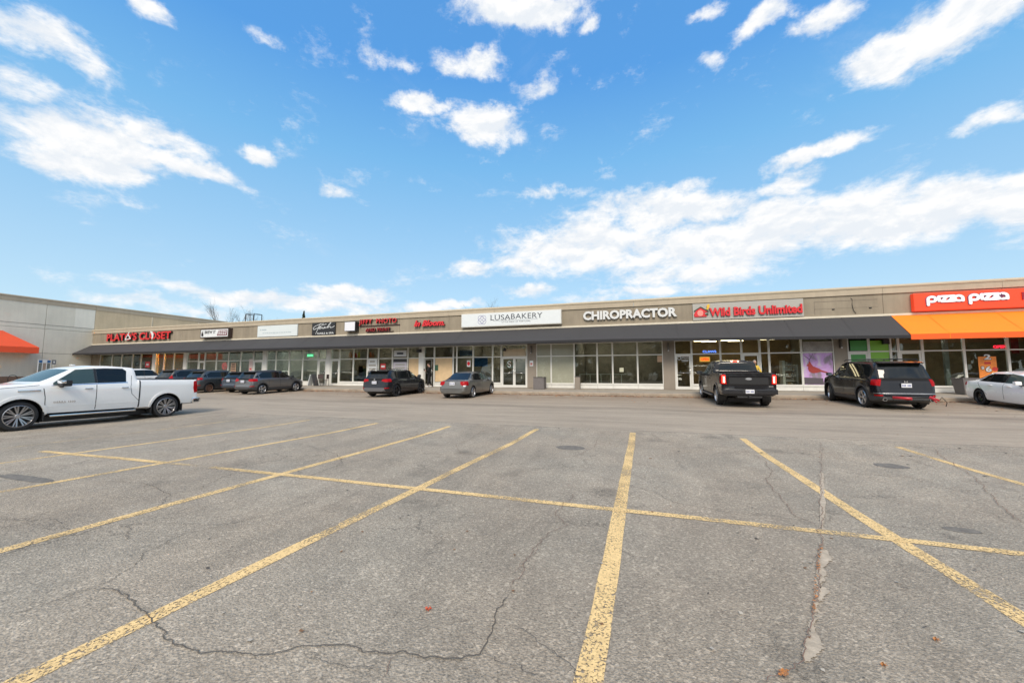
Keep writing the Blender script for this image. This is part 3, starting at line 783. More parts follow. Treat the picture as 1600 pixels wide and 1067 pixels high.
# ------------------------------------------------------------------ big store on the left
BX = -56.8
store = empty('big_store', (BX-.2, 20, -1.1), 'tall grey and tan rendered store wall at the left end, higher than the strip mall', 'building')
def wy(name, ya, yb, za, zb, mat, x0=BX-.3, x1=BX, par=store):
    return box_obj(name, (x0, x1, ya, yb, za, zb), mat, par)
ys_ = [-14, -6.5, 1.0, 7.8, 15.0, 22.35, 26.05]
bm1 = bmesh.new(); bm2 = bmesh.new()
for i in range(len(ys_)-1):
    for (za, zb) in ((-.25, 2.04), (2.07, 4.50), (4.53, 4.90), (4.93, 6.98)):
        last = (i == len(ys_)-2)
        if last and za > 4.6: bx(bm1, BX-.3, BX, ys_[i]+.015, 24.45, za, zb); bx(bm2, BX-.3, BX+.002, 24.452, ys_[i+1]-.01, za, zb)
        else: bx(bm1, BX-.3, BX-(.02 if 4.5 < za < 4.6 else 0), ys_[i]+.015, ys_[i+1]-.015, za, zb)
finish(bm1, 'grey_wall', M_GREYW, store, world_=True); finish(bm2, 'repainted_wall_patch', M_GREYW2, store, world_=True)
bm = bmesh.new(); yy = [26.05, 31.3, 36.6, 42.0, 48]
for a, b in zip(yy[:-1], yy[1:]): bx(bm, BX-.3, BX-.005, a+.012, b-.012, -1.2, 6.98)
finish(bm, 'tan_wall', M_TANW, store, world_=True)
for a in yy[1:-1]:
    bm = bmesh.new(); bx(bm, BX-.02, BX+.03, a-.035, a+.035, 4.5, 6.97); finish(bm, 'joint_cover', M_CREAM, store, world_=True)
wy('wall_backing', -14, 48, -1.2, 6.9, M_SOFF, BX-.5, BX-.305)
bm = bmesh.new()
for a, b in ((-14, 15.0), (15.0, 26.05), (26.05, 48)): bx(bm, BX-.35, BX+.04, a+.01, b-.01, 6.99, 7.44)
finish(bm, 'parapet_band', M_BEIGE, store, world_=True)
wy('parapet_cap', -14, 48.1, 7.441, 7.54, M_CAP, BX-.4, BX+.09)
wy('brick_base', -14, 24.5, -1.2, -.26, M_BRICK, BX-.3, BX+.03)
bm = bmesh.new(); bx(bm, -110, BX-.51, -14, 48, -1.2, 7.2); finish(bm, 'store_block', M_TANW, store, world_=True)
# red hipped canopy
bm = bmesh.new(); ya, yr, ye, xo = 13, 19.65, 21.55, -55.4
A_ = [bm.verts.new(p) for p in ((BX+.01, ya, 4.05), (BX+.01, yr, 4.05), (xo, ye, 2.55), (xo, ya, 2.55), (BX+.01, ye, 2.55), (BX+.01, ya, 2.55))]
for q in ((0, 1, 2, 3), (1, 4, 2), (0, 3, 5), (0, 5, 4, 1), (5, 3, 2, 4)): bm.faces.new([A_[i] for i in q])
cn = finish(bm, 'red_canopy', M_REDC, store, world_=True)
bm = bmesh.new(); bx(bm, xo-.025, xo, ya, ye, 1.98, 2.548); bx(bm, BX+.02, xo-.026, ye-.025, ye, 1.98, 2.548); v_ = finish(bm, 'valance', M_REDC, None); v_.parent = cn
bm = bmesh.new(); bx(bm, BX, -54.3, -14, 22.84, -1.5, -1.02); tag(finish(bm, 'store_walk', M_WALK), kind='structure')

# notice stand and bike loop by the store wall
st = empty('notice_stand', (-55.5, 22.0, -1.02), 'white framed stand with three narrow columns under blue headers beside the grey store wall', 'notice stand')
bm = bmesh.new()
for y in (21.62, 21.90, 22.18, 22.46): bx(bm, -55.53, -55.47, y-.025, y+.025, -1.0, 1.38)
bx(bm, -55.53, -55.47, 21.6, 22.48, 1.34, 1.40); bx(bm, -55.528, -55.472, 21.6, 22.48, -.4, -.34)
finish(bm, 'frame', M_WHITE, st, world_=True)
for k, (a, b) in enumerate(((21.65, 21.87), (21.93, 22.15), (22.21, 22.43))):
    box_obj('header_panel', (-55.52, -55.46, a, b, 1.08, 1.33), pmat('header_blue', (.02, .12, .30), .5) if k != 1 else M_WHITE, st)
    box_obj('lower_panel', (-55.52, -55.48, a, b, -.32, 1.02), (pmat('panel_olive', (.16, .18, .17), .6), pmat('panel_brown', (.33, .26, .21), .6))[k == 1], st)
s2 = empty('small_sign', (-55.5, 22.68, -1.02), 'small dark grey sign on a post just right of the white notice stand', 'sign')
box_obj('board', (-55.53, -55.48, 22.55, 22.82, .95, 1.38), pmat('sign_slate', (.16, .17, .19), .6), s2); box_obj('post', (-55.52, -55.49, 22.66, 22.70, -1.0, .95), M_ALU, s2)
box_obj('pictogram', (-55.478, -55.47, 22.63, 22.74, 1.08, 1.25), M_WHITE, s2)
bm = bmesh.new(); tube(bm, [(-55.5, 20.09+.28*math.cos(R(a)), -.40+.28*math.sin(R(a))) if 0 <= a <= 180 else (-55.5, 20.09+.28*(1 if a < 0 else -1), -1.02) for a in [-1]+list(range(0, 181, 15))+[181]], .025, 8)
tag(finish(bm, 'bike_rack', M_BLK), 'black steel hoop bike rack in front of the grey store wall, left', 'bike rack')

# ------------------------------------------------------------------ signs
def sign_root(name, label, X, z, cat='shop sign', group=None): return empty(name, (X, 25.93, z), label, cat, group)
SY = 25.985
# red letters at the far left
s = sign_root('shop_sign', "red block letters with dark returns, leftmost on the fascia, one letter holding a coat hanger", -49, 3.45)
X0, X1 = FX(167, 25.8, 525), FX(267, 25.8, 522)
text("PLATO'S CLOSET", X0, X1, 3.45, 4.24, 25.95, .16, [M_RED, M_REDDK], 'letters', s, offset=.028)
hx = FX(200.5, 25.8, 525); strokes([[(hx-.42, 3.55), (hx, 4.06), (hx+.42, 3.62), (hx-.42, 3.55)], [(hx, 4.06), (hx+.03, 4.2), (hx+.15, 4.26)]], .045, 25.785, .03, M_WHITE, 'hanger_emblem', s)
bm = bmesh.new(); hx = FX(237, 25.8, 525); prism(bm, [(hx-.2, 4.3), (hx+.1, 4.25), (hx+.34, 3.95), (hx+.30, 3.6), (hx+.12, 3.42), (hx+.12, 3.75), (hx+.0, 4.02)], 1, 25.74, 25.78)
finish(bm, 'figure_emblem', M_WHITE, s, world_=True)
# brewing shop box sign
X0, X1 = FX(315.5, 25.75, 520), FX(359.5, 25.75, 520)
s = sign_root('shop_sign', 'boxy black framed sign with white left half and maroon striped right half', (X0+X1)/2, 3.38)
bm = bmesh.new(); bx(bm, X0, X1, 25.62, SY, 3.36, 4.20); finish(bm, 'cabinet', pmat('sign_cabinet_brown', (.05, .03, .025), .5), s, world_=True)
bm = bmesh.new(); bx(bm, X0+.09, X1-.09, 25.60, 25.618, 3.43, 4.12); finish(bm, 'face', M_WHITE, s, world_=True)
text("BREW IT", X0+.62, X0+2.05, 3.74, 4.02, 25.597, .006, M_BLACK, 'lettering', s, offset=.02)
bm = bmesh.new()
for k in range(2): prism(bm, [(X0+.18+k*.14, 3.52), (X0+.34+k*.12, 3.52), (X0+.32+k*.12, 3.78), (X0+.27+k*.12, 3.86), (X0+.27+k*.12, 4.0), (X0+.22+k*.12, 4.0), (X0+.22+k*.12, 3.86), (X0+.18+k*.12, 3.78)], 1, 25.589-k*.003, 25.597)
finish(bm, 'bottle_emblem', M_BLACK, s, world_=True)
bm = bmesh.new(); prism(bm, [(X0+2.25, 3.52), (X1-.16, 3.52), (X1-.16, 4.03), (X0+2.42, 4.03)], 1, 25.590, 25.597); finish(bm, 'maroon_field', pmat('maroon', (.16, .02, .04), .5), s, world_=True)
bm = bmesh.new()
for j in range(3):
    x = X0+2.42
    while x < X1-.35:
        w = random.uniform(.12, .3); bx(bm, x, min(x+w, X1-.22), 25.583, 25.588, 3.60+j*.145, 3.68+j*.145); x += w+.06
finish(bm, 'small_lettering', M_WHITE, s, world_=True)
# pale panel
X0, X1 = FX(402.5, 25.9, 515), FX(464.5, 25.9, 515)
s = sign_root('shop_sign', 'wide plain white panel sign with faint grey small print', (X0+X1)/2, 3.3)
bm = bmesh.new(); bx(bm, X0, X1, 25.90, 25.99, 3.28, 4.27); finish(bm, 'panel', pmat('pale_panel', (.66, .71, .71), .5, var=.03), s, world_=True)
bm = bmesh.new()
bx(bm, X0+.3, X0+.42, 25.893, 25.898, 3.86, 3.96)
for (x, w, z, h) in ((X0+.5, .55, 3.86, .09),): bx(bm, x, x+w, 25.893, 25.898, z, z+h)
x = X0+.62
while x < X1-.95: w = random.uniform(.12, .35); bx(bm, x, x+w, 25.893, 25.898, 3.58+.0*x, 3.645); x += w+.06
finish(bm, 'faint_print', pmat('faint_grey', (.42, .50, .53), .6), s, world_=True)
# nail salon panel
X0, X1 = FX(487.5, 25.9, 515), FX(523.5, 25.9, 515)
s = sign_root('shop_sign', 'square black panel sign with white handwritten script above small capitals', (X0+X1)/2, 3.25)
bm = bmesh.new(); bx(bm, X0, X1, 25.90, 25.99, 3.24, 4.29); finish(bm, 'panel', M_BLACK, s, world_=True)
w = X1-X0
P = lambda u, v: (X0+u*w, 3.24+v*1.05)
scr = [[P(.16, .50), P(.08, .46), P(.05, .58), P(.14, .74), P(.30, .86), P(.5, .92)], [P(.36, .93), P(.30, .70), P(.24, .42), P(.17, .10)],
       [P(.33, .62), P(.30, .52), P(.36, .50), P(.40, .62), P(.36, .66), P(.33, .60)], [P(.41, .62), P(.43, .54), P(.49, .62), P(.48, .52), P(.52, .53), P(.58, .64), P(.55, .66), P(.55, .55), P(.62, .56)],
       [P(.62, .56), P(.74, .78), P(.82, .95), P(.80, .99), P(.74, .85), P(.68, .55), P(.76, .68), P(.80, .66), P(.79, .56), P(.90, .60), P(.97, .70)], [P(.16, .52), P(.3, .62), P(.42, .78), P(.62, .88)]]
strokes(scr, .018, 25.898, .006, M_WHITE, 'script_lettering', s)
text("NAILS & SPA", X0+.24*w, X0+.95*w, 3.32, 3.46, 25.898, .006, M_WHITE, 'lettering', s, offset=.02)
# blank box
X0, X1 = FX(539, 25.6, 510), FX(556, 25.6, 510)
s = sign_root('shop_sign', 'small blank white square lightbox with deep dark sides beside the red photo letters', (X0+X1)/2, 3.45)
bm = bmesh.new(); rbx(bm, X0, X1, 25.55, SY, 3.43, 4.2, .02); finish(bm, 'cabinet', M_BLACK, s, world_=True)
bm = bmesh.new(); bx(bm, X0+.03, X1-.05, 25.535, 25.548, 3.46, 4.17); finish(bm, 'face', pmat('blank_face', (.76, .76, .80), .4), s, world_=True)
# photo shop
s = sign_root('shop_sign', 'red capitals in two lines, a big upper line and a small dark lower one', -19.6, 3.4)
text("JIFFY  PHOTO", FX(561, 25.8, 505), FX(619.5, 25.8, 503), 3.87, 4.36, 25.93, .14, [M_RED, M_REDDK], 'letters', s, offset=.012, spacing=1.12)
text("AND PRINT", FX(571, 25.8, 515), FX(609, 25.8, 515), 3.36, 3.64, 25.93, .14, [pmat('sign_red_dark', (.30, .008, .014), .4), M_REDDK], 'letters', s, offset=.012, spacing=1.1)
bm = bmesh.new(); bx(bm, FX(560, 25.8, 505), FX(623, 25.8, 505), 25.935, 25.985, 3.80, 3.87); bx(bm, FX(571, 25.8, 515), FX(613, 25.8, 515), 25.935, 25.985, 3.30, 3.35); finish(bm, 'raceway', M_REDDK, s, world_=True)
# florist
s = sign_root('shop_sign', 'red slanted brush lettering ending in a full stop, between two other red and white signs', -15, 3.55)
text("In Bloom.", FX(646.5, 25.8, 506), FX(694.5, 25.8, 506), 3.60, 4.06, 25.93, .13, [M_RED, M_REDDK], 'letters', s, offset=.045, shear=.35)
# bakery
X0, X1 = FX(720.5, 25.7, 500), FX(877, 25.7, 495)
s = sign_root('shop_sign', 'long white cabinet sign with a grey rosette emblem and thin dark capitals', (X0+X1)/2, 3.36)
bm = bmesh.new(); rbx(bm, X0, X1, 25.72, SY, 3.36, 4.36, .02); finish(bm, 'cabinet', pmat('cabinet_pale', (.62, .60, .54), .5), s, world_=True)
bm = bmesh.new(); bx(bm, X0+.05, X1-.05, 25.712, 25.719, 3.42, 4.31); finish(bm, 'face', pmat('bakery_face', (.70, .74, .75), .4, var=.02), s, world_=True)
text("LUSA", FX(766.5, 25.7, 497), FX(797.5, 25.7, 497), 3.80, 4.17, 25.711, .006, M_TXT, 'lettering', s)
bm = bmesh.new(); xx = FX(766.5, 25.7, 497)                                 # serifs
for (a, z) in ((0, 3.80), (0, 4.15), (.34, 4.15), (.62, 4.15), (1.13, 3.80), (1.38, 3.80)): bx(bm, xx+a-.05, xx+a+.10, 25.703, 25.711, z, z+.022)
finish(bm, 'serifs', M_TXT, s, world_=True)
text("BAKERY", FX(798.5, 25.7, 497), FX(847.5, 25.7, 493), 3.83, 4.20, 25.711, .006, M_TXT, 'lettering', s, spacing=1.05)
bm = bmesh.new(); bx(bm, FX(770, 25.7, 503), FX(840, 25.7, 500), 25.705, 25.711, 3.745, 3.765); finish(bm, 'rule', pmat('rule_grey', (.3, .33, .36), .5), s, world_=True)
text("LITTLE PIECE OF PORTUGAL", FX(784, 25.7, 505), FX(829, 25.7, 503), 3.60, 3.69, 25.711, .005, M_TXT, 'lettering', s, spacing=1.1)
cx_, cz_ = FX(753, 25.7, 500), 3.87; ros = []
for k in range(4):
    a = 90*k+45; ros.append(arc(cx_+.17*math.cos(R(a)), cz_+.17*math.sin(R(a)), .19, .19, a-110, a+110, 12)); ros.append(arc(cx_+.13*math.cos(R(a+45)), cz_+.13*math.sin(R(a+45)), .12, .12, a+45-120, a+45+120, 10))
ros.append(arc(cx_, cz_, .05, .05, 0, 360, 10)); strokes(ros, .014, 25.711, .006, pmat('rosette_violet', (.30, .30, .46), .5), 'rosette_emblem', s)
# chiropractor
s = sign_root('shop_sign', 'white chunky capital letters mounted straight on the taupe fascia', -.6, 3.55)
text("CHIROPRACTOR", FX(911, 25.8, 493), FX(1058, 25.8, 487), 3.54, 4.13, 25.96, .10, [pmat('letter_white', (.66, .67, .66), .5), pmat('letter_side', (.12, .12, .12), .6)], 'letters', s, offset=.045)
# wild birds
X0, X1 = FX(1082.5, 25.9, 487), FX(1255.5, 25.9, 480)
s = sign_root('shop_sign', 'grey panel sign with rounded red lettering and a red bird feeder emblem at left', (X0+X1)/2, 3.27)
bm = bmesh.new(); bx(bm, X0, X1, 25.90, 25.99, 3.26, 4.27); finish(bm, 'panel', M_GREY, s, world_=True)
text("Wild Birds Unlimited", FX(1108.5, 25.8, 487), FX(1254, 25.8, 482), 3.44, 3.96, 25.90, .10, [M_RED, M_REDDK], 'letters', s, offset=.04)
ex = FX(1096, 25.8, 489)
bm = bmesh.new(); prism(bm, [(ex-.38, 3.46), (ex+.28, 3.46), (ex+.30, 3.54), (ex+.20, 3.54), (ex+.20, 3.74), (ex+.36, 3.74), (ex-.04, 4.0), (ex-.30, 3.82), (ex-.40, 3.62)], 1, 25.84, 25.895); finish(bm, 'feeder_emblem', M_RED, s, world_=True)
bm = bmesh.new(); prism(bm, arc(ex-.06, 3.68, .17, .19, 0, 350, 12), 1, 25.82, 25.838); finish(bm, 'feeder_window_emblem', pmat('salmon', (.75, .27, .22), .5), s, world_=True)
bm = bmesh.new(); prism(bm, [(ex+.26, 3.92), (ex+.33, 3.98), (ex+.30, 4.10), (ex+.38, 4.20), (ex+.46, 4.20), (ex+.47, 4.08), (ex+.42, 3.96), (ex+.36, 3.86)], 1, 25.84, 25.895); finish(bm, 'bird_emblem', pmat('emblem_yellow', (.75, .45, .03), .5), s, world_=True)
bm = bmesh.new(); prism(bm, [(ex+.20, 3.60), (ex+.34, 3.66), (ex+.40, 3.60), (ex+.30, 3.52)], 1, 25.84, 25.895); prism(bm, [(ex-.36, 3.80), (ex-.04, 4.03), (ex+.38, 3.74), (ex+.42, 3.77), (ex-.03, 4.08), (ex-.40, 3.84)], 1, 25.82, 25.897); finish(bm, 'roof_emblem', pmat('emblem_green', (.03, .06, .03), .5), s, world_=True)
# pizza
X0, X1 = FX(1427.5, 25.75, 472), FX(1597.5, 25.75, 464)+.02
M_PZ = pmat('pizza_sign_red', (.86, .055, .015), .4, emit=(1, .08, .02), es=.18)
s = sign_root('shop_sign', 'bright orange red cabinet sign with fat rounded white lower case letters over the orange awning', (X0+X1)/2, 3.27)
bm = bmesh.new(); rbx(bm, X0, X1+2.2, 25.72, SY, 3.27, 4.20, .012); finish(bm, 'cabinet', M_PZ, s, world_=True)
def pizza(xa, xb, zb, zt):
    h = zt-zb; w = xb-xa; r = h*.155; P = lambda u, v: (xa+r+u*(w-2*r), zb+r+v*(h-2*r))
    rx_ = .115
    c = lambda u: P(u, .5)
    L = []
    # p
    q = P(rx_, .5); L.append([P(0, -.62), P(0, .5)]); L.append(arc(q[0], q[1], (w-2*r)*rx_, (h-2*r)*.5, 180, -110, 16))
    L.append([P(.32, .12), P(.32, 1.0)])
    L.append([P(.40, 1.0), P(.56, 1.0), P(.40, 0), P(.58, 0)]); L.append([P(.60, 1.0), P(.76, 1.0), P(.60, 0), P(.76, 0)])
    q = P(.885, .5); L.append(arc(q[0], q[1], (w-2*r)*.115, (h-2*r)*.5, 0, 290, 16)); L.append([P(1, .5), P(1.0, .0)])
    return L, r
for (pa, pb, zb, zt) in ((1447, 1506, 3.66, 4.03), (1513, 1576, 3.66, 4.04)):
    L, r = pizza(FX(pa, 25.7, 468), FX(pb, 25.7, 466), zb, zt)
    strokes(L, r*1.42, 25.715, .012, pmat('letter_navy', (.03, .02, .10), .5), 'letter_outline', s); strokes(L, r, 25.70, .05, pmat('letter_white_lit', (.85, .85, .87), .4, emit=(1, 1, 1), es=.12), 'letters', s)
lx = FX(1569.5, 25.7, 466)-.13
bm = bmesh.new(); prism(bm, [(lx, 3.98), (lx+.03, 3.90), (lx+.09, 3.92), (lx+.07, 3.84), (lx+.02, 3.80), (lx, 3.74), (lx-.02, 3.80), (lx-.07, 3.84), (lx-.09, 3.92), (lx-.03, 3.90)], 1, 25.62, 25.70); finish(bm, 'leaf_emblem', pmat('leaf_purple', (.12, .02, .08), .5), s, world_=True)
text("P", FX(1597, 25.7, 464), FX(1604, 25.7, 464), 3.62, 4.0, 25.715, .03, pmat('dark_red_letter', (.30, .01, .02), .5), 'letter', s, offset=.04)

# ------------------------------------------------------------------ posters, neon, notices
def ZY(py, px, Y): return onY(px, py, Y).z
def rect(px0, px1, py0, py1, Y):
    xm = (px0+px1)/2; return FX(px0, Y, (py0+py1)/2), FX(px1, Y, (py0+py1)/2), ZY(py1, xm, Y), ZY(py0, xm, Y)
def poster(name, r, mat, label, cat, Y=26.038, t=.012, group=None):
    X0, X1, z0, z1 = rect(*r, Y)
    o = box_obj(name, (X0, X1, Y, Y+t, z0, z1), mat, None); o['label'] = label; o['category'] = cat
    if group: o['group'] = group
    return o, (X0, X1, z0, z1)
def bars(par, box, mats, rows, name='print', Y=26.036, fill=.8):
    X0, X1, z0, z1 = box; bm = bmesh.new(); h = (z1-z0)/(rows*2+1)
    for j in range(rows):
        w = (X1-X0)*random.uniform(.5, fill); c = (X0+X1)/2; bx(bm, c-w/2, c+w/2, Y-.008, Y, z0+h*(2*j+1), z0+h*(2*j+2))
    o = finish(bm, name, mats, None); o.parent = par; return o

o, b = poster('poster', (574.5, 589, 560.5, 581), M_WHITE, 'white notice sheet with grey print in the window right of the colourful cut-outs', 'poster'); bars(o, b, M_GREY, 3)
o, b = poster('poster', (594.5, 602.5, 568, 577), pmat('poster_red', (.55, .03, .03), .5), 'small dark red square notice behind the glass above the black crossover', 'poster'); bars(o, b, M_WHITE, 1)
o, b = poster('poster', (614.5, 635.5, 560.5, 582), pmat('poster_lilac', (.56, .52, .58), .5), 'large pale poster with a black header beside the left plywood board', 'poster')
bm = bmesh.new(); bx(bm, b[0], b[1], 26.02, 26.036, b[3]-.26, b[3]-.004); q = finish(bm, 'header', M_BLACK, None); q.parent = o; bars(o, (b[0], b[1], b[2], b[3]-.3), M_GREY, 3)
o, b = poster('poster', (615.5, 635, 547.5, 557), pmat('poster_white2', (.62, .64, .66), .5), 'white banner in the transom pane above the black headed poster', 'poster'); bars(o, b, M_TXT, 1)
poster('plywood_board', (638.5, 654, 559.5, 596), M_PLY, 'narrower tan plywood board in the window left of the open door', 'plywood board')
poster('plywood_board', (680, 706.5, 559, 596), M_PLY, 'wider tan plywood board in the window right of the standing man', 'plywood board')
poster('paper_sign', (679.5, 684.5, 570, 579), pmat('green_sign', (.05, .12, .07), .5), 'dark green paper on the left edge of the wider plywood board', 'notice', Y=26.02)
o, b = poster('paper_sign', (729.5, 735, 563, 573), M_WHITE, 'white and red notice on the window above the grey sedan', 'notice')
bm = bmesh.new(); prism(bm, arc((b[0]+b[1])/2, (b[2]+b[3])/2, .11, .14, 0, 345, 14), 1, 26.02, 26.036); q = finish(bm, 'red_ring', M_RED, None); q.parent = o
poster('blue_panel', (741, 762, 557, 572.5), pmat('panel_blue', (.02, .11, .32), .5), 'plain blue panel hanging inside the window left of the double doors', 'panel', Y=26.7)
poster('blue_panel', (718, 741, 547, 556), pmat('panel_blue_grey', (.16, .22, .36), .5), 'pale blue strip inside the transom above the grey sedan', 'panel', Y=26.6)
poster('beige_blind', (786.5, 821, 545, 556.5), pmat('blind_beige', (.50, .40, .27), .7, var=.1), 'beige blind behind the transom over the double doors', 'blind', Y=26.038)
poster('security_box', (786, 790, 543.5, 548.5), M_BLK, 'small black camera box at the upper left corner above the double doors', 'camera', Y=25.85, t=.12)
poster('security_box', (650.5, 657, 545.5, 550.5), M_BLK, 'black camera box on the white post beside the open door', 'camera', Y=25.8, t=.16)
poster('security_box', (1380, 1390, 529.5, 537.5), M_BLK, 'black box high on the green window under the awning', 'camera', Y=25.8, t=.16)
poster('letter_box', (653.5, 656.5, 585, 592), M_BLK, 'small black letter box low on the white post left of the open door', 'letter box', Y=25.88, t=.07)
o, b = poster('plaque', (827.5, 833, 563.5, 572), M_WHITE, 'white and red plaque on the stone pillar right of the double doors', 'plaque', Y=25.95)
bm = bmesh.new(); bx(bm, b[0]+.05, b[1]-.05, 25.94, 25.949, b[2]+.08, b[3]-.15); q = finish(bm, 'red_print', pmat('plaque_red', (.5, .16, .14), .5), None); q.parent = o
s = empty('door_emblem', (FX(795.5), 26.0, .6), 'white round letter S transfer on the left leaf of the double doors', 'emblem')
strokes([arc(FX(795.5), .78, .10, .10, 20, 270, 10), arc(FX(795.5), .58, .10, .10, 90, -160, 10)], .022, 26.02, .006, M_WHITE, 'letter', s)
strokes([arc(FX(797), .68, .24, .26, 0, 360, 18)], .010, 26.02, .006, pmat('teal_ring', (.10, .30, .28), .5), 'ring', s)
poster('paper_sign', (968, 974.5, 574.5, 581), pmat('paper_cream', (.62, .62, .46), .6), 'small cream paper taped to the glass of the chiropractor window', 'notice')
poster('paper_sign', (1027, 1035.5, 556, 565.5), pmat('paper_tan', (.46, .30, .19), .6), 'tan notice at the top right corner of the last pane before the narrow stone pillar', 'notice')
s = empty('door_lettering', (FX(1067), 26.03, .9), 'white curved line and small lettering on the glass door left of the black pickup', 'emblem')
xa = FX(1058.5); strokes([arc(xa+.10, .96, .09, .10, 0, 330, 10), [(xa+.2, .93), (xa+.32, 1.0), (xa+.45, .94), (xa+.56, .99), (xa+.66, .95)], [(xa+.22, .84), (xa+.64, .86)], [(xa+.25, .76), (xa+.6, .78)]], .014, 26.02, .006, M_WHITE, 'line_emblem', s)
def neon(name, s_, r, col, es, label, Y=26.16, off=.0, backing=None, cat='neon sign'):
    X0, X1, z0, z1 = rect(*r, Y); t = empty(name, ((X0+X1)/2, Y, z0), label, cat)
    if backing is not None: box_obj('backing', (X0-.07, X1+.07, Y+.02, Y+.035, z0-.06, z1+.06), backing, t)
    text(s_, X0, X1, z0, z1, Y, .015, pmat('neon_%s' % s_+str(int(r[0])), col, .5, emit=col, es=es), 'lettering', t, offset=off); return t
neon('open_sign', 'OPEN', (1095, 1107.5, 559, 563.5), (1, .04, .01), .9, 'rectangular lit OPEN sign with red letters on yellow, left of the black pickup', backing=pmat('open_yellow', (.8, .5, .1), .5, emit=(1, .62, .10), es=.35), off=.02)
neon('neon_sign', 'CLAWS', (1098, 1119, 547.5, 551), (.10, .25, 1), 2.2, 'blue neon lettering in the transom above the lit OPEN sign')
neon('open_sign', 'OPEN', (1552, 1572, 539.5, 544), (1, .02, .05), 3.2, 'thin red neon OPEN lettering in the transom under the orange awning')
neon('lit_sign', 'SALON', (480.5, 488.5, 554, 556.5), (.2, 1, .45), 2.4, 'green lit rectangular sign with a pale border in the transom left of the twin doors', backing=pmat('lit_green', (.02, .25, .10), .5, emit=(.05, .7, .3), es=.6), cat='lit sign')
s = empty('round_sign', (FX(348.5), 26.16, .7), 'round red ring sign in the coffee coloured window behind the grey cars', 'sign')
strokes([arc(FX(348.8), .72, .28, .28, 0, 360, 18), [(FX(348.8)-.1, .55), (FX(348.8)-.1, .85)], arc(FX(348.8)-.02, .78, .1, .09, 90, -90, 8)], .05, 26.16, .02, pmat('ring_red', (.9, .05, .06), .5, emit=(1, .06, .08), es=1.0), 'ring', s)
o, b = poster('poster', (360.5, 368.5, 567, 583), pmat('menu_tan', (.50, .33, .22), .6), 'tan menu poster in the window right of the round red sign', 'poster'); bars(o, b, pmat('menu_dark', (.12, .06, .05), .6), 4)
o, b = poster('poster', (389, 394.5, 561, 580), pmat('poster_pink', (.62, .48, .45), .6), 'narrow pale poster with a red foot in the window above the grey hatchback', 'poster'); bars(o, (b[0], b[1], b[2], b[2]+.4), M_RED, 1)
o, b = poster('poster', (227, 234, 565, 574), pmat('poster_red2', (.60, .06, .07), .5), 'red and white poster in the far left shop window above the white car roof', 'poster'); bars(o, b, M_WHITE, 1)
for k, (r, c, l) in enumerate([((545, 550, 549.5, 558.5), (.75, .25, .02), 'orange cut-out'), ((550.5, 553, 549, 558), (.08, .03, .02), 'dark cut-out'), ((553.5, 558, 551.5, 558.5), (.5, .03, .02), 'red cut-out'), ((559.5, 562.5, 550, 558.5), (.55, .5, .05), 'yellow cut-out'),
                            ((563.5, 572, 549, 558.5), (.50, .42, .38), 'pale figure'), ((577, 581, 550, 558.5), (.65, .16, .04), 'tall orange cut-out'), ((581.5, 584.5, 551, 558.5), (.40, .15, .06), 'brown cut-out')]):
    X0, X1, z0, z1 = rect(*r, 26.18); bm = bmesh.new(); c_ = (X0+X1)/2; w = (X1-X0)
    prism(bm, [(X0, z0), (X1, z0), (X1-.05*w, z0+(z1-z0)*.55), (c_+.28*w, z0+(z1-z0)*.7), (c_+.2*w, z1), (c_-.25*w, z1), (c_-.3*w, z0+(z1-z0)*.68), (X0+.04*w, z0+(z1-z0)*.5)], 1, 26.17, 26.2)
    tag(finish(bm, 'window_decoration', pmat('decor%d' % k, c, .6)), '%s paper decoration in the photo shop transom, %s from the left' % (l, 'first second third fourth fifth sixth seventh'.split()[k]), 'decoration', 'paper decorations in the photo shop transom')
# bird picture window
o, b = poster('window_graphic', (1254.5, 1302, 551.5, 604.5), None or pmat('graphic_base', (.34, .22, .40), .5), 'large purple window graphic of a red bird on a branch', 'window graphic', Y=26.03)
m = MAT['graphic_base']; T = NT(m.node_tree); bs_ = T.n['Principled BSDF']; oo = T.new('ShaderNodeTexCoord').outputs['Object']
nz = T.noise(T.vm('MULTIPLY', oo, (1.6, 1, .9)), 1.6, 4, .55, .6)
cr = T.mix(T.mr(nz, .36, .5), (.26, .21, .26, 1), (.56, .33, .66, 1)); cr = T.mix(T.mr(nz, .55, .68), cr, (.62, .54, .64, 1)); T.l.new(cr, bs_.inputs['Base Color'])
gx = FX(1267, 26.02, 580); gz_ = .30
bm = bmesh.new(); prism(bm, [(gx-.20, gz_+.16), (gx-.12, gz_+.24), (gx-.03, gz_+.42), (gx+.04, gz_+.25), (gx+.12, gz_+.12), (gx+.34, gz_+.02), (gx+.48, gz_-.09), (gx+.88, gz_-.24), (gx+.85, gz_-.28), (gx+.46, gz_-.18), (gx+.28, gz_-.24), (gx+.08, gz_-.26), (gx-.07, gz_-.18), (gx-.13, gz_+.0), (gx-.10, gz_+.10)], 1, 26.01, 26.028); q = finish(bm, 'bird_figure', pmat('bird_red', (.38, .05, .04), .5), None); q.parent = o
bm = bmesh.new(); prism(bm, [(b[0], -.58), (b[0]+.95, -.58), (b[0]+.92, -.24), (b[0], -.20)], 1, 26.012, 26.027); q = finish(bm, 'post', pmat('graphic_dark', (.09, .075, .09), .6), None); q.parent = o; bm = bmesh.new()
tube(bm, [(b[0]+.1, 26.02, 1.02), (b[0]+.35, 26.02, .8), (gx-.15, 26.02, .55)], .012, 5); tube(bm, [(b[0]+.35, 26.02, .8), (b[0]+.5, 26.02, 1.1)], .01, 5)
q = finish(bm, 'branch', pmat('graphic_dark', (.09, .075, .09), .6), None); q.parent = o
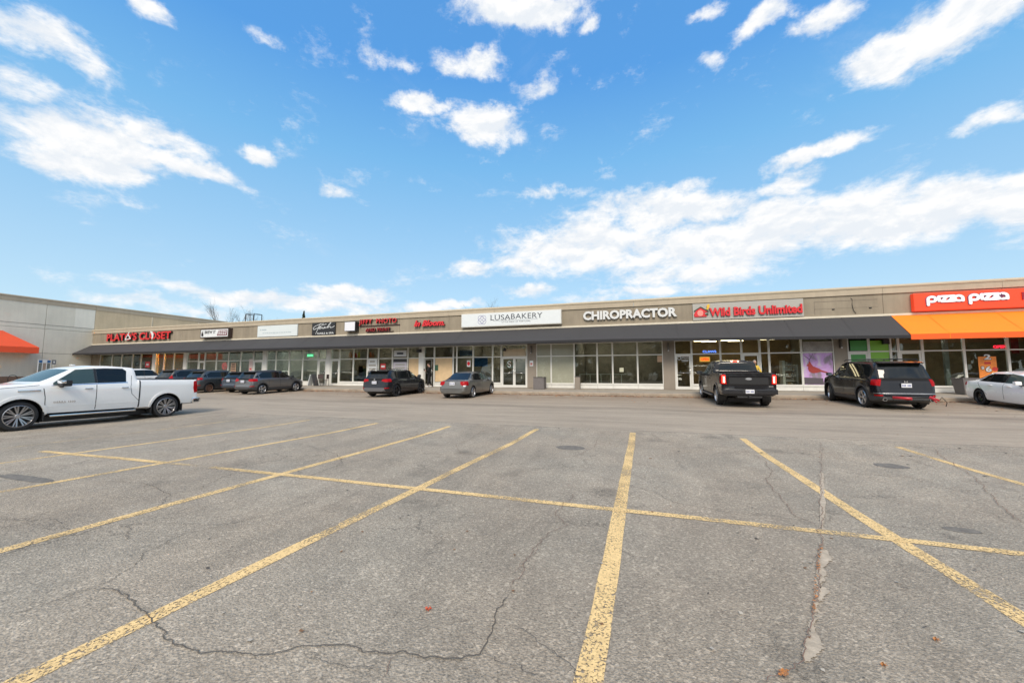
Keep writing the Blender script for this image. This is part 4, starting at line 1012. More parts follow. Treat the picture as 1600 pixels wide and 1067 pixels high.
poster('window_graphic', (1254.5, 1302, 533.5, 550), pmat('graphic_top', (.34, .32, .30), .5, var=.35, vscale=2.5), 'grey continuation of the bird graphic in the transom pane', 'window graphic', Y=26.03)
# green film
o, b = poster('green_film', (1328.5, 1357, 553, 611), pmat('film_green', (.07, .29, .07), .35), 'dark green film covering the glass door behind the black sport utility', 'window film', Y=26.04)
poster('green_film', (1328.5, 1357, 532, 548), pmat('film_green', (.07, .29, .07), .35), 'dark green film on the transom over the green door', 'window film', Y=26.04)
poster('green_film', (1361.5, 1390.5, 532, 604), pmat('film_lime', (.21, .48, .05), .35), 'bright lime green film covering the window right of the green door', 'window film', Y=26.04)
# offer poster
o, b = poster('poster', (1529.5, 1558, 557, 592), pmat('poster_orange', (.85, .26, .04), .5, var=.25, vscale=3), 'orange price poster with a big 2 over a big 6 behind the white sedan', 'poster', Y=26.04)
xm = (b[0]+b[1])/2
def ptxt(s_, x0, x1, z0, z1, par):
    t = text(s_, x0-.02, x1+.02, z0-.02, z1+.02, 26.034, .004, M_BLACK, 'numeral_edge', None, offset=.06, world_=False); t.parent = par
    t = text(s_, x0, x1, z0, z1, 26.028, .006, M_WHITE, 'numeral', None, offset=.03, world_=False); t.parent = par
ptxt('2', xm-.12, xm+.14, .72, .98, o); ptxt('6', xm-.10, xm+.12, .10, .38, o); ptxt('$', xm-.26, xm-.15, .22, .38, o)
bm = bmesh.new(); prism(bm, arc(xm+.26, .24, .11, .11, 0, 340, 10), 1, 26.03, 26.038); bx(bm, xm-.12, xm+.12, 26.03, 26.038, .48, .60); q = finish(bm, 'red_blob', pmat('blob_red', (.6, .05, .03), .5), None); q.parent = o
poster('red_panel', (1580, 1592, 529, 552), pmat('panel_red', (.30, .02, .02), .5), 'dark red interior panel in the right hand transom', 'panel', Y=26.6)
poster('white_post_panel', (1477, 1484, 531, 603), pmat('inner_post', (.50, .50, .48), .5), 'pale column standing inside behind the window beside the grey bin', 'column', Y=26.5, t=.15)

# rails inside the chiropractor window
rl = empty('railing', (FX(940), 26.9, WZ), 'low white metal railing inside behind the chiropractor windows', 'railing')
bm = bmesh.new(); xa, xb = FX(905, 26.8, 585), FX(980, 26.8, 585)
tube(bm, [(xa, 26.8, -.03), (xb, 26.8, -.03)], .022, 6); finish(bm, 'top_rail', M_ALU, rl, world_=True)
for px in (906, 922, 939, 954, 971):
    bm = bmesh.new(); x = FX(px, 26.8, 585); tube(bm, [(x, 26.8, WZ), (x, 26.8, -.03)], .02, 6); finish(bm, 'post', M_ALU, rl, world_=True)
# display shelf in the bird shop
sh = empty('display_shelf', (FX(1234), 27, WZ), 'white shelf rack of small goods inside the window right of the black pickup', 'shelf')
xa, xb = FX(1222, 26.9, 585), FX(1246, 26.9, 585)
bm = bmesh.new(); bx(bm, xa, xa+.14, 26.8, 27.3, WZ, .78); bx(bm, xb-.05, xb, 26.8, 27.3, WZ, .55); finish(bm, 'side_panel', M_PANEL, sh, world_=True)
for k in range(5):
    bm = bmesh.new(); z = -.75+k*.31; bx(bm, xa+.145, xb-.055, 26.8, 27.3, z, z+.03); finish(bm, 'shelf', M_PANEL, sh, world_=True)
    x = xa+.18
    while x < xb-.2:
        w = random.uniform(.06, .13); h = random.uniform(.08, .22)
        tag(box_obj('boxed_goods', (x, x+w, 26.84, 26.95, z+.031, z+.031+h), pmat('goods%d' % random.randrange(6), [(.5, .46, .38), (.32, .30, .28), (.5, .5, .47), (.2, .25, .2), (.4, .28, .15), (.6, .58, .5)][random.randrange(6)], .6), None),
            'small boxed goods on the white shelf rack in the bird shop window', 'goods', 'goods on the shelf rack'); x += w+.03
# blurred stock further in
for k in range(26):
    px = random.choice([random.uniform(1085, 1250), random.uniform(420, 470), random.uniform(532, 590), random.uniform(160, 285)]); X = FX(px, 29, 570); h = random.uniform(.6, 2.0); w = random.uniform(.25, .7)
    c = random.choice([(.22, .14, .07), (.10, .14, .08), (.30, .28, .24), (.06, .07, .12), (.30, .12, .06)])
    bm = bmesh.new(); bx(bm, X, X+w, 28.6, 29.1, WZ, WZ+h); 
    for j in range(int(h/.35)): bx(bm, X-.02, X+w+.02, 28.5, 28.597, WZ+.33*j+.2, WZ+.33*j+.24)
    tag(finish(bm, 'stock_rack', pmat('stock%d' % k, c, .7, var=.4, vscale=5)), 'dim rack of stock standing deep inside a shop behind the glass', 'rack', 'stock racks inside the shops')

# ------------------------------------------------------------------ bins, board and chairs on the walk
def bin_(xc, w0, w1, h, y, mat, label, lid):
    t = empty('litter_bin', (xc, y, -1.0), label, 'litter bin')
    bm = bmesh.new(); z0 = WZ-.03
    B = [bm.verts.new((xc+sx*w0/2, y+sy*w0/2, z0)) for sx, sy in ((-1, -1), (1, -1), (1, 1), (-1, 1))]
    Tp = [bm.verts.new((xc+sx*w1/2, y+sy*w1/2, z0+h)) for sx, sy in ((-1, -1), (1, -1), (1, 1), (-1, 1))]
    bm.faces.new(B[::-1]); bm.faces.new(Tp)
    for i in range(4): bm.faces.new([B[i], B[(i+1) % 4], Tp[(i+1) % 4], Tp[i]])
    finish(bm, 'body', mat, t, bevel=.02, world_=True)
    bm = bmesh.new(); rbx(bm, xc-w1/2-.015, xc+w1/2+.015, y-w1/2-.015, y+w1/2+.015, z0+h+.002, z0+h+.05, .012); finish(bm, 'lid', lid, t, world_=True)
    bm = bmesh.new(); lathe(bm, [(.02, .0), (.17, .0), (.17, .012), (.02, .012)], 2, (xc, y, z0+h+.052), 16); finish(bm, 'opening', M_BLK, t, world_=True)
M_BIN = pmat('bin_grey', (.155, .14, .135), .75, var=.12, vscale=5, bump=.3)
bin_(-6.27, .72, .70, .74, 25.1, M_BIN, 'grey square litter bin by the stone pillar right of the double doors', pmat('bin_dark', (.08, .075, .07), .6))
bin_(15.2, .62, .78, .74, 25.0, M_BIN, 'grey flared litter bin behind the white sedan under the orange awning', M_BIN)
bin_(-3.82, .32, .32, .78, 25.4, M_PILL, 'slim brown square bin before the first chiropractor window', pmat('bin_dark', (.08, .075, .07), .6))
t = empty('sandwich_board', (FX(491, 25.3, 590), 25.3, WZ), 'pale folding sandwich board leaning open in front of the salon window', 'sandwich board')
xc = FX(490, 25.3, 592)
for sgn in (-1, 1):
    bm = bmesh.new(); prism(bm, [(xc+sgn*.36, WZ), (xc+sgn*.31, WZ), (xc+sgn*.03, -.05), (xc+sgn*.08, -.05)], 1, 25.0, 25.5); finish(bm, 'board_panel', M_WHITE if sgn < 0 else pmat('board_slate', (.07, .07, .075), .6), t, world_=True)
def chair(x, y, rz, label):
    t = empty('patio_chair', (x, y, WZ), label, 'chair', 'patio chairs outside the salon', (0, 0, rz))
    m = pmat('chair_brown', (.07, .045, .04), .6)
    bm = bmesh.new(); rbx(bm, -.22, .22, -.22, .22, .42, .46, .01); finish(bm, 'seat', m, t)
    bm = bmesh.new(); rbx(bm, -.22, .22, .20, .235, .55, .92, .01); finish(bm, 'backrest', m, t)
    for sx in (-.2, .2):
        for sy in (-.2, .21):
            bm = bmesh.new(); tube(bm, [(sx, sy, 0), (sx, sy, .42 if sy < 0 else .92)], .014, 6); finish(bm, 'leg', m, t)
chair(FX(499, 25.3, 592), 25.3, R(20), 'dark slatted patio chair nearest the sandwich board'); chair(FX(507, 25.3, 592), 25.35, R(-70), 'dark patio chair further right, in front of the salon door')

# ------------------------------------------------------------------ trees behind the mall
def bare_tree(x, y, h, seed, label, spread=.24, leaves=None):
    rnd = random.Random(seed); t = empty('bare_tree', (x, y, -1.2), label, 'tree', 'bare trees behind the mall')
    tr = bmesh.new(); br = bmesh.new()
    def grow(bm, p, d, L, r, lev):
        pts = [p]; q = p.copy(); dd = d.copy()
        for i in range(4):
            dd = (dd+Vector((rnd.uniform(-.13, .13), rnd.uniform(-.13, .13), rnd.uniform(-.02, .1)))).normalized(); q = q+dd*L/4; pts.append(q.copy())
        tube(bm, pts, [r*(1-.13*i) for i in range(5)], 5 if lev < 2 else 3, caps=False)
        if lev >= 5: return
        for k in range(3 if lev < 2 else rnd.choice((3, 4))):
            b = pts[rnd.choice((2, 3, 4))]; a = rnd.uniform(0, 6.28); s = rnd.uniform(.6, 1)*spread*2
            nd = (dd+Vector((math.cos(a)*s, math.sin(a)*s, rnd.uniform(-.1, .4)))).normalized()
            grow(br, b, nd, L*rnd.uniform(.55, .78), r*.52, lev+1)
    grow(tr, Vector((x, y, -1.2)), Vector((0, 0, 1)), h*.42, h*.014, 0)
    finish(tr, 'trunk', pmat('bark', (.12, .10, .085), .9), t, world_=True); finish(br, 'crown', pmat('bark', (.12, .10, .085), .9), t, world_=True)
for k, (px, y, top) in enumerate([(357, 60, 481), (372, 62, 488), (392, 58, 485), (405, 60, 475), (424, 64, 489), (432, 60, 488), (755, 60, 474), (790, 60, 477)]):
    X = onY(px, 490, y).x; z = onY(px, top, y).z
    bare_tree(X, y, (z+1.2)*(.90 if k < 6 else .86), 20+k, 'leafless tree behind the roof, %s' % ['nearest the tall store in the left cluster', 'second from left in the left cluster', 'middle of the left cluster', 'tallest of the left cluster', 'short one right of the tallest', 'last at the right of the left cluster', 'left of the two over the long white sign', 'right of the two over the long white sign'][k])
def leafy_tree(name, x, y, h, w, col, seed, label, group, cone=False, n=1500, z0=-1.3, ls=1.0, low=.38):
    rnd = random.Random(seed); t = empty(name, (x, y, z0), label, 'tree', group)
    bm = bmesh.new(); tube(bm, [(x, y, z0), (x+.1, y, z0+h*.3), (x, y+.1, z0+h*.8)], [h*.025, h*.02, h*.006], 8)
    for k in range(6):
        a = rnd.uniform(0, 6.28); b = z0+h*rnd.uniform(.25, .5); tube(bm, [(x, y, b), (x+math.cos(a)*w*.3, y+math.sin(a)*w*.3, b+h*.2)], [h*.012, h*.004], 5)
    finish(bm, 'trunk', pmat('bark', (.12, .10, .085), .9), t, world_=True)
    bm = bmesh.new(); cl = [(rnd.uniform(-1, 1)*w*.33, rnd.uniform(-1, 1)*w*.33, rnd.uniform(low, .85)*h, rnd.uniform(.16, .3)*w) for _ in range(14)]
    for _ in range(n):
        if cone:
            v = rnd.random(); rr = (1-v)*w*.5*rnd.random()**.5; a = rnd.uniform(0, 6.28); c = Vector((rr*math.cos(a), rr*math.sin(a), h*(.15+.85*v)))
        else:
            q = rnd.choice(cl); d = Vector((rnd.gauss(0, 1), rnd.gauss(0, 1), rnd.gauss(0, .8))).normalized()*q[3]*rnd.uniform(.75, 1.05); c = Vector(q[:3])+d
        s = w*ls*rnd.uniform(.012, .03); n_ = Vector((rnd.gauss(0, 1), rnd.gauss(0, 1), rnd.gauss(0, 1))).normalized(); u = n_.orthogonal().normalized(); v_ = n_.cross(u)
        o_ = Vector((x, y, z0))+c; f = bm.faces.new([bm.verts.new(o_+u*s*1.4), bm.verts.new(o_+v_*s), bm.verts.new(o_-u*s*1.4), bm.verts.new(o_-v_*s)]); f.material_index = rnd.randrange(2)
    finish(bm, 'crown', [pmat('leaf%s' % str(col), col, .8), pmat('leafb%s' % str(col), tuple(c*.6 for c in col), .8)], t, world_=True)
p = onY(475, 488, 60); leafy_tree('conifer', p.x, 60, p.z+1.2+.3, 5, (.06, .085, .04), 5, 'dark evergreen tip showing over the roof above the square black sign', None, True, 1800)
# rooftop frame
p0, p1 = onY(385, 491, 44), onY(397.5, 500, 44)
bm = bmesh.new()
for yy_ in (43.9, 45.2):
    tube(bm, [(p0.x, yy_, 4.3), (p0.x, yy_, p0.z), (p1.x, yy_, p0.z), (p1.x, yy_, 4.3)], .07, 6)
tube(bm, [(p0.x, 43.9, p0.z), (p0.x, 45.2, p0.z)], .05, 6); tube(bm, [(p1.x, 43.9, p0.z), (p1.x, 45.2, p0.z)], .05, 6)
tag(finish(bm, 'roof_frame', M_BLK), 'dark pipe frame standing on the mall roof in front of the bare trees', 'roof frame')

# ------------------------------------------------------------------ vehicles
def interp(keys, x):
    if x <= keys[0][0]: return keys[0][1]
    for (a, va), (b, vb) in zip(keys[:-1], keys[1:]):
        if x <= b: return va+(vb-va)*((x-a)/(b-a) if b > a else 1)
    return keys[-1][1]
def sinterp(keys, x, s=.05):
    if s <= 0: return interp(keys, x)
    return sum(interp(keys, x+s*k/3)*w for k, w in ((-3, 1), (-2, 2), (-1, 3), (0, 3), (1, 3), (2, 2), (3, 1)))/15

def car_bm(S, off=0.0):
    """closed lofted shell: keys run from the rear (low x) to the front"""
    st = set()
    for k in ('top', 'belt', 'w', 'g', 'bot'):
        for p in S[k]: st.add(round(p[0], 3))
    x0, x1 = S['top'][0][0], S['top'][-1][0]; n = int((x1-x0)/.085)
    for i in range(n+1): st.add(round(x0+(x1-x0)*i/n, 3))
    for p in S['top'][1:-1]: st.add(round(p[0]-.03, 3)); st.add(round(p[0]+.03, 3))
    xs = sorted(v for v in st if x0 <= v <= x1); q = [xs[0]]
    for v in xs[1:]:
        if v-q[-1] > .012: q.append(v)
    xs = q; bm = bmesh.new(); rings = []; sm = S.get('smooth', .045)
    for x in xs:
        e = min(x-x0, x1-x); s_ = min(sm, e)
        zt = sinterp(S['top'], x, s_); zb = min(sinterp(S['belt'], x, s_), zt-.03); w = sinterp(S['w'], x, s_); g = sinterp(S['g'], x, s_); zs = sinterp(S['bot'], x, s_)
        if zb < zs+.1: zb = zs+.1
        zm = zs+(zb-zs)*.5; r = min(.11, (zt-zb)*.5); sh = S.get('shoulder', .045)
        gg = min(g, w-sh-.02)
        half = [(0, zs), (w-.14, zs), (w-.045, zs+.05), (w-.012, zs+.16*(zb-zs)+.04), (w, zm), (w-.004, zb-(zb-zs)*.22), (w-.022, zb-.05), (w-sh, zb),
                (w-sh-.02+(gg+.02-(w-sh-.02))*.5, zb+(zt-r-zb)*.5), (gg+.015, zt-r), (gg-.05, zt-r*.35), (gg*.58, zt-.012), (0, zt)]
        ring = [Vector((x, a, b)) for a, b in half]+[Vector((x, -a, b)) for a, b in half[-2:0:-1]]
        rings.append([bm.verts.new(p) for p in ring])
    n = len(rings[0])
    for i in range(len(rings)-1):
        for k in range(n): bm.faces.new([rings[i][k], rings[i+1][k], rings[i+1][(k+1) % n], rings[i][(k+1) % n]])
    bm.faces.new(rings[0]); bm.faces.new(rings[-1][::-1])
    bmesh.ops.recalc_face_normals(bm, faces=bm.faces)
    if off:
        bm.normal_update(); mv = {v: v.co+v.normal*off for v in bm.verts}
        for v, c in mv.items(): v.co = c
    return bm

def tmp_obj(bm):
    bmesh.ops.recalc_face_normals(bm, faces=bm.faces)
    me = bpy.data.meshes.new('tmp'); bm.to_mesh(me); bm.free(); o = bpy.data.objects.new('tmp', me); COL.objects.link(o); return o
def boolean(a, b, op):
    md = a.modifiers.new('b', 'BOOLEAN'); md.operation = op; md.object = b; md.solver = 'EXACT'
    dg = bpy.context.evaluated_depsgraph_get(); me = bpy.data.meshes.new_from_object(a.evaluated_get(dg)); a.modifiers.clear(); return me

class Car:
    def __init__(s, name, S, paint, label, pos, heading, pitch=0.0, group='cars parked in front of the shops', cat='car', arch=True):
        s.S = S; s.paint = paint; s.name = name
        s.root = empty(name, pos, label, cat, group, (0, -pitch, heading)); s.cache = {}
        s.R = S['R']; s.wb = S['wb']; s.tw = S.get('track', .80)
        body = tmp_obj(car_bm(S)); cut = bmesh.new(); ra = s.R+S.get('gap', .055)
        for x in (-s.wb/2, s.wb/2):
            for sg in (-1, 1):
                cz = s.R+.01; pts = [(x+ra*math.cos(R(a)), cz+ra*math.sin(R(a))) for a in range(0, 181, 10)]+[(x-ra, -.3), (x+ra, -.3)]
                w = interp(S['w'], x); prism(cut, pts, 1, sg*(w-.34), sg*(w+.2))
        c = tmp_obj(cut); me = boolean(body, c, 'DIFFERENCE'); bpy.data.objects.remove(c)
        if 'cavity' in S:
            body2 = bpy.data.objects.new('tmp', me); COL.objects.link(body2); cb = bmesh.new(); x0, x1, hw, z0 = S['cavity']; bx(cb, x0, x1, -hw, hw, z0, 3)
            c = tmp_obj(cb); me = boolean(body2, c, 'DIFFERENCE'); bpy.data.objects.remove(c); bpy.data.objects.remove(body2)
        bpy.data.objects.remove(body)
        bm = bmesh.new(); bm.from_mesh(me); s.body = finish(bm, 'body', paint, s.root, smooth=True, ang=32)
        for x in (-s.wb/2, s.wb/2):                       # dark inner arches
            for sg in (-1, 1):
                bm = bmesh.new()
                w = interp(S['w'], x); rr = ra-.004; cz = s.R+.01; ou = [(x+ra*1.0*math.cos(R(a)), cz+ra*math.sin(R(a))) for a in range(0, 181, 10)]
                A_ = [bm.verts.new((p[0], sg*(w-.02), p[1])) for p in [(x+rr*math.cos(R(a)), cz+rr*math.sin(R(a))) for a in range(-30, 211, 10)]]
                B_ = [bm.verts.new((v.co.x, sg*(w-.335), v.co.z)) for v in A_]
                for i in range(len(A_)-1): bm.faces.new([A_[i], A_[i+1], B_[i+1], B_[i]])
                bm.faces.new(B_)
                finish(bm, 'wheel_arch_liner', M_BLK, s.root)
        bm = bmesh.new(); bx(bm, -s.wb/2-.35, s.wb/2+.3, -.62, .62, .17, .34); rbx(bm, -s.wb/2-.1, -s.wb/2+.1, -.7, .7, .22, .42, .04); finish(bm, 'underbody', M_BLK, s.root)
    def shell(s, off):
        if off not in s.cache: s.cache[off] = tmp_obj(car_bm(s.S, off))
        return s.cache[off]
    def patch(s, name, prisms, mat, off=.005, parent=None, smooth=True, label=None):
        """piece of the skin cut out by prisms [(pts, axis, a, b), ...], lying proud of the body"""
        bm = bmesh.new()
        for p in prisms: prism(bm, *p)
        c = tmp_obj(bm); me = boolean(s.shell(off), c, 'INTERSECT'); bpy.data.objects.remove(c)
        bm = bmesh.new(); bm.from_mesh(me)
        if not bm.faces: bm.free(); return None
        o = finish(bm, name, mat, parent or s.root, smooth=smooth, ang=32)
        if label: o['label'] = label
        return o
    def side(s, name, pts, mat, off=.005, lo=.30, sides=(1, -1), label=None):
        return [s.patch(name, [(pts, 1, lo*sg, 1.6*sg)], mat, off, label=label) for sg in sides]
    def seam(s, pts, w=.014, off=.0015, mat=None, sides=(1, -1)):
        P_ = []
        for a, b in zip(pts[:-1], pts[1:]):
            a = Vector(a); b = Vector(b); d = (b-a).normalized(); a = a+d*.002; b = b-d*.002; n = Vector((-d.y, d.x))*w/2
            P_.append([tuple(a+n), tuple(b+n), tuple(b-n), tuple(a-n)])
        for sg in sides: s.patch('door_seam', [(p, 1, .4*sg, 1.6*sg) for p in P_], mat or M_BLK, off, smooth=False)
    def arches(s, mat, t=.055, off=.012, xs=None):
        ra = s.R+s.S.get('gap', .055)+.001; cz = s.R+.01
        for x in (xs or (-s.wb/2, s.wb/2)):
            pts = [(x+(ra+t)*math.cos(R(a)), cz+(ra+t)*math.sin(R(a))) for a in range(-20, 201, 11)]+[(x+ra*math.cos(R(a)), cz+ra*math.sin(R(a))) for a in range(200, -21, -11)]
            s.side('wheel_arch_trim', pts, mat, off, .5)
    def wheels(s, rimmat, spokes=10, style='plain', rim=None, steer=0.0, tw=.235, hubmat=None):
        rim = rim or s.R*.70
        for x in (s.wb/2, -s.wb/2):
            for sg in (1, -1):
                h = bpy.data.objects.new('wheel', None)
                bm = bmesh.new(); lathe(bm, [(.0, -.03), (rim*.96, -.03), (rim*.99, -tw*.42), (rim*.99, tw*.42), (rim*.4, tw*.42), (0, tw*.42)], 1, (0, 0, 0), 28)
                for v in bm.verts: v.co.y *= -1
                wheel = finish(bm, 'wheel', M_BLK if style != 'steel' else rimmat, s.root)
                wheel.location = (x, sg*(s.tw), s.R)
                rot = (0, 0, steer if x > 0 else 0) if sg > 0 else (0, 0, math.pi+(steer if x > 0 else 0)); wheel.rotation_euler = rot
                bm = bmesh.new(); T_ = tw/2; r = s.R
                lathe(bm, [(rim, T_*.86), (rim+.012, T_*.95), (r*.88, T_), (r*.965, T_*.86), (r*.995, T_*.55), (r, 0), (r*.995, -T_*.55), (r*.965, -T_*.86), (r*.88, -T_), (rim, -T_*.9)], 1, (0, 0, 0), 40)
                ty = finish(bm, 'tyre', M_RUB, wheel, smooth=True, ang=40)
                bm = bmesh.new(); y0 = T_*.80
                lathe(bm, [(rim+.001, y0-.05), (rim+.008, y0+.02), (rim-.006, y0+.03), (rim-.022, y0), (rim-.025, y0-.08)], 1, (0, 0, 0), 40)
                lathe(bm, [(0, y0-.005), (rim*.16, y0-.005), (rim*.22, y0-.02), (rim*.24, y0-.06)], 1, (0, 0, 0), 16)
                if style == 'steel': lathe(bm, [(rim*.24, y0-.04), (rim*.62, y0-.015), (rim*.80, y0-.05), (rim*.98, y0-.06)], 1, (0, 0, 0), 32)
                else:
                    for k in range(spokes):
                        a = 2*math.pi*k/spokes
                        subs = [0] if style == 'plain' else [-.12, .12] if style == 'split' else [-.09, .09]
                        for da in subs:
                            t = bmesh.new(); w0, w1 = rim*.075 if spokes < 8 else rim*.04, rim*(.10 if spokes < 8 else .055)
                            if style == 'star': w1 = rim*.06
                            v = [t.verts.new(p) for p in ((rim*.15, y0-.02, -w0), (rim*.15, y0-.02, w0), (rim*.985, y0+.012, w1), (rim*.985, y0+.012, -w1), (rim*.15, y0-.06, -w0), (rim*.15, y0-.06, w0), (rim*.985, y0-.03, w1), (rim*.985, y0-.03, -w1))]
                            for q_ in ((0, 1, 2, 3), (7, 6, 5, 4), (0, 4, 5, 1), (1, 5, 6, 2), (2, 6, 7, 3), (3, 7, 4, 0)): t.faces.new([v[i] for i in q_])
                            for vv in v:
                                u = vv.co.x/rim; ang = a+da*u if style != 'plain' else a; X_, Z_ = vv.co.x, vv.co.z
                                vv.co = Vector((X_*math.cos(ang)-Z_*math.sin(ang), vv.co.y, X_*math.sin(ang)+Z_*math.cos(ang)))
                            merge(bm, t)
                finish(bm, 'rim', rimmat, wheel, smooth=True, ang=30)
                bpy.data.objects.remove(h)
    def handle(s, xs, z, mat=None):
        for x in xs:
            for sg in (1, -1):
                w = interp(s.S['w'], x); bm = bmesh.new(); rbx(bm, x-.10, x+.10, *sorted((sg*(w-.012), sg*(w+.028))), z-.014, z+.018, .010); finish(bm, 'door_handle', mat or s.paint, s.root)
    def mirror(s, x, z, mat=None, sz=1.0, cap=None):
        for sg in (1, -1):
            w = interp(s.S['w'], x)-.05; bm = bmesh.new(); rbx(bm, x-.09*sz, x+.09*sz, *sorted((sg*(w+.06), sg*(w+.28*sz))), z-.01, z+.15*sz, .035)
            o = finish(bm, 'wing_mirror', mat or s.paint, s.root, smooth=True)
            bm = bmesh.new(); rbx(bm, x-.03, x+.05, *sorted((sg*(w-.03), sg*(w+.10))), z-.04, z+.02, .01); q = finish(bm, 'mirror_arm', M_BLK, o)
            bm = bmesh.new(); bx(bm, x-.094*sz, x-.0905*sz, *sorted((sg*(w+.08), sg*(w+.26*sz))), z+.01, z+.13*sz); finish(bm, 'mirror_glass', M_CHR, o)
    def plate(s, x, y, z, w=.31, h=.155, marks=True, rear=True):
        d = -1 if rear else 1; bm = bmesh.new(); bx(bm, *sorted((x, x+d*.012)), y-w/2, y+w/2, z-h/2, z+h/2); p = finish(bm, 'number_plate', M_PLATE, s.root)
        if marks:
            bm = bmesh.new()
            for k in range(7):
                if k == 3: continue
                yy = y-w*.38+k*w*.76/6; bx(bm, *sorted((x+d*.0125, x+d*.015)), yy-w*.035, yy+w*.035, z-h*.22, z+h*.16)
            finish(bm, 'plate_marks', M_PLBL, p)
    def part(s, name, fn, mat, **kw):
        bm = bmesh.new(); fn(bm); return finish(bm, name, mat, s.root, **kw)
    def done(s):
        for o in s.cache.values(): bpy.data.objects.remove(o)

def clampz(prof, x): return interp(prof, x)

# ---- pickups
def pickup_spec(R_, H, rail, xr=-3.03, xf=2.86, wb=3.745, W=1.02):
    h = wb/2
    return dict(R=R_, wb=wb, track=.86, gap=.075, smooth=.03, shoulder=.05,
        top=[(xr, .72), (xr+.075, .78), (xr+.08, rail-.06), (xr+.10, rail), (-.97, rail+.01), (-.955, rail+.02), (-.945, rail+.10), (-.90, H-.12), (-.84, H-.04), (-.3, H), (.2, H-.005), (.62, H-.07), (.80, H-.14), (1.50, rail-.04), (1.60, rail-.07), (2.3, rail-.11), (2.62, rail-.16), (2.74, rail-.22), (2.80, rail-.34), (xf-.02, .92), (xf+.01, .60)],
        belt=[(xr, .66), (xr+.08, .70), (xr+.09, rail-.045), (-.96, rail-.02), (-.9, rail-.10), (1.0, rail-.11), (1.6, rail-.12), (2.4, rail-.19), (2.72, rail-.30), (xf, .86)],
        w=[(xr, W-.16), (xr+.06, W-.06), (xr+.12, W-.03), (xr+.5, W-.015), (-1.0, W-.012), (0, W), (1.6, W-.01), (2.3, W-.02), (2.62, W-.05), (2.76, W-.11), (xf+.01, W-.22)],
        g=[(xr, W-.13), (-.98, W-.11), (-.93, .82), (-.5, .77), (.3, .755), (.75, .78), (1.5, .90), (2.2, .86), (xf, .66)],
        bot=[(xr, .50), (xr+.15, .47), (-h, .44), (-h+.5, .40), (h-.5, .40), (h, .42), (2.5, .36), (xf, .42)], cavity=(xr+.16, -1.02, W-.14, .85))

g0 = G(20, 672)
TX = -18.28
tY = 6.45+3.745/2
C_ = Car('pickup_truck', pickup_spec(.42, 1.95, 1.44), car_paint('paint_white_pearl', (.92, .91, .88), .0, .28, .22),
         'white crew cab pickup with chrome multi spoke wheels, cut by the left edge', (TX, tY, gz(tY)), R(-90), 0, None, 'pickup truck')
C_.root['group'] = 'vehicles standing in the lot'
c = C_
c.side('window', [(-.60, 1.375), (.165, 1.355), (.165, 1.835), (-.05, 1.85), (-.55, 1.845), (-.64, 1.76)], M_CGL, .004)
c.side('window', [(.235, 1.355), (1.22, 1.32), (1.20, 1.38), (.66, 1.80), (.235, 1.835)], M_CGL2, .004)
c.side('pillar_trim', [(.168, 1.355), (.232, 1.355), (.232, 1.84), (.168, 1.84)], M_BLK, .003)
c.side('window_trim', [(-.64, 1.345), (1.26, 1.29), (1.25, 1.312), (-.64, 1.37)], M_CHR, .006)
c.patch('windscreen', [([(-.76, 1.42), (.76, 1.42), (.66, 1.83), (-.66, 1.83)], 0, .78, 1.55)], M_CGL2, .004)
c.patch('rear_window', [([(-.62, 1.48), (.62, 1.48), (.56, 1.76), (-.56, 1.76)], 0, -1.05, -.7)], M_CGL, .004)
c.seam([(1.42, 1.22), (1.38, .95), (1.36, .50)], .018); c.seam([(.20, 1.30), (.20, .49)], .018); c.seam([(-.78, 1.60), (-.72, 1.2), (-.76, .95), (-.98, .70)], .012); c.seam([(-.99, 1.42), (-.99, .46)], .042)
c.seam([(2.45, 1.22), (1.5, 1.315)], .012)
c.arches(c.paint, .075, .022)
c.side('lower_crease', [(-.95, .66), (1.36, .66), (1.36, .675), (-.95, .675)], c.paint, .008)
c.side('tail_lamp', [(-2.955, .92), (-2.82, .90), (-2.78, 1.10), (-2.80, 1.36), (-2.955, 1.40)], M_TAIL, .012, .6)
c.patch('headlamp', [([(.52, .84), (.98, .86), (.98, 1.02), (.52, 1.04)], 0, 2.45, 3.0), ([(-.52, .84), (-.98, .86), (-.98, 1.02), (-.52, 1.04)], 0, 2.45, 3.0)], M_REFL, .008)
c.patch('grille', [([(-.50, .72), (.50, .72), (.48, 1.06), (-.48, 1.06)], 0, 2.6, 3.0)], M_CHR, .012)
c.side('front_bumper', [(2.36, .40), (2.95, .40), (2.95, .62), (2.45, .64)], M_CHR, .010, .2)
c.part('rear_bumper', lambda b: (rbx(b, -3.07, -2.90, -1.0, 1.0, .52, .70, .03), rbx(b, -3.02, -2.74, -1.03, -.88, .50, .70, .03), rbx(b, -3.02, -2.74, .88, 1.03, .50, .70, .03)), M_CHR, smooth=True)
c.part('bumper_step', lambda b: (bx(b, -3.075, -2.96, -.99, -.70, .55, .64), bx(b, -3.075, -2.96, .70, .99, .55, .64), bx(b, -2.99, -2.80, 1.032, 1.038, .54, .64)), M_BLK)
c.part('mud_flap', lambda b: [rbx(b, x, x+.03, *sorted((sg*.74, sg*1.0)), .22, .52, .008) for sg in (1, -1) for x in (-2.42, 1.36, -1.40)], M_BLK)
c.part('running_board', lambda b: [rbx(b, -.90, 1.26, *sorted((sg*.90, sg*1.04)), .34, .40, .02) for sg in (1, -1)], M_CHR, smooth=True)
c.side('rocker_trim', [(-.9, .40), (1.35, .40), (1.35, .455), (-.9, .455)], M_BLK, .006, .4)
c.handle((-.55, .40), 1.18, M_CHR)
c.mirror(1.04, 1.28, M_BLK, 1.25)
c.part('mirror_cap', lambda b: [rbx(b, 1.07, 1.175, *sorted((sg*1.06, sg*1.33)), 1.36, 1.46, .02) for sg in (1, -1)], M_CHR, smooth=True)
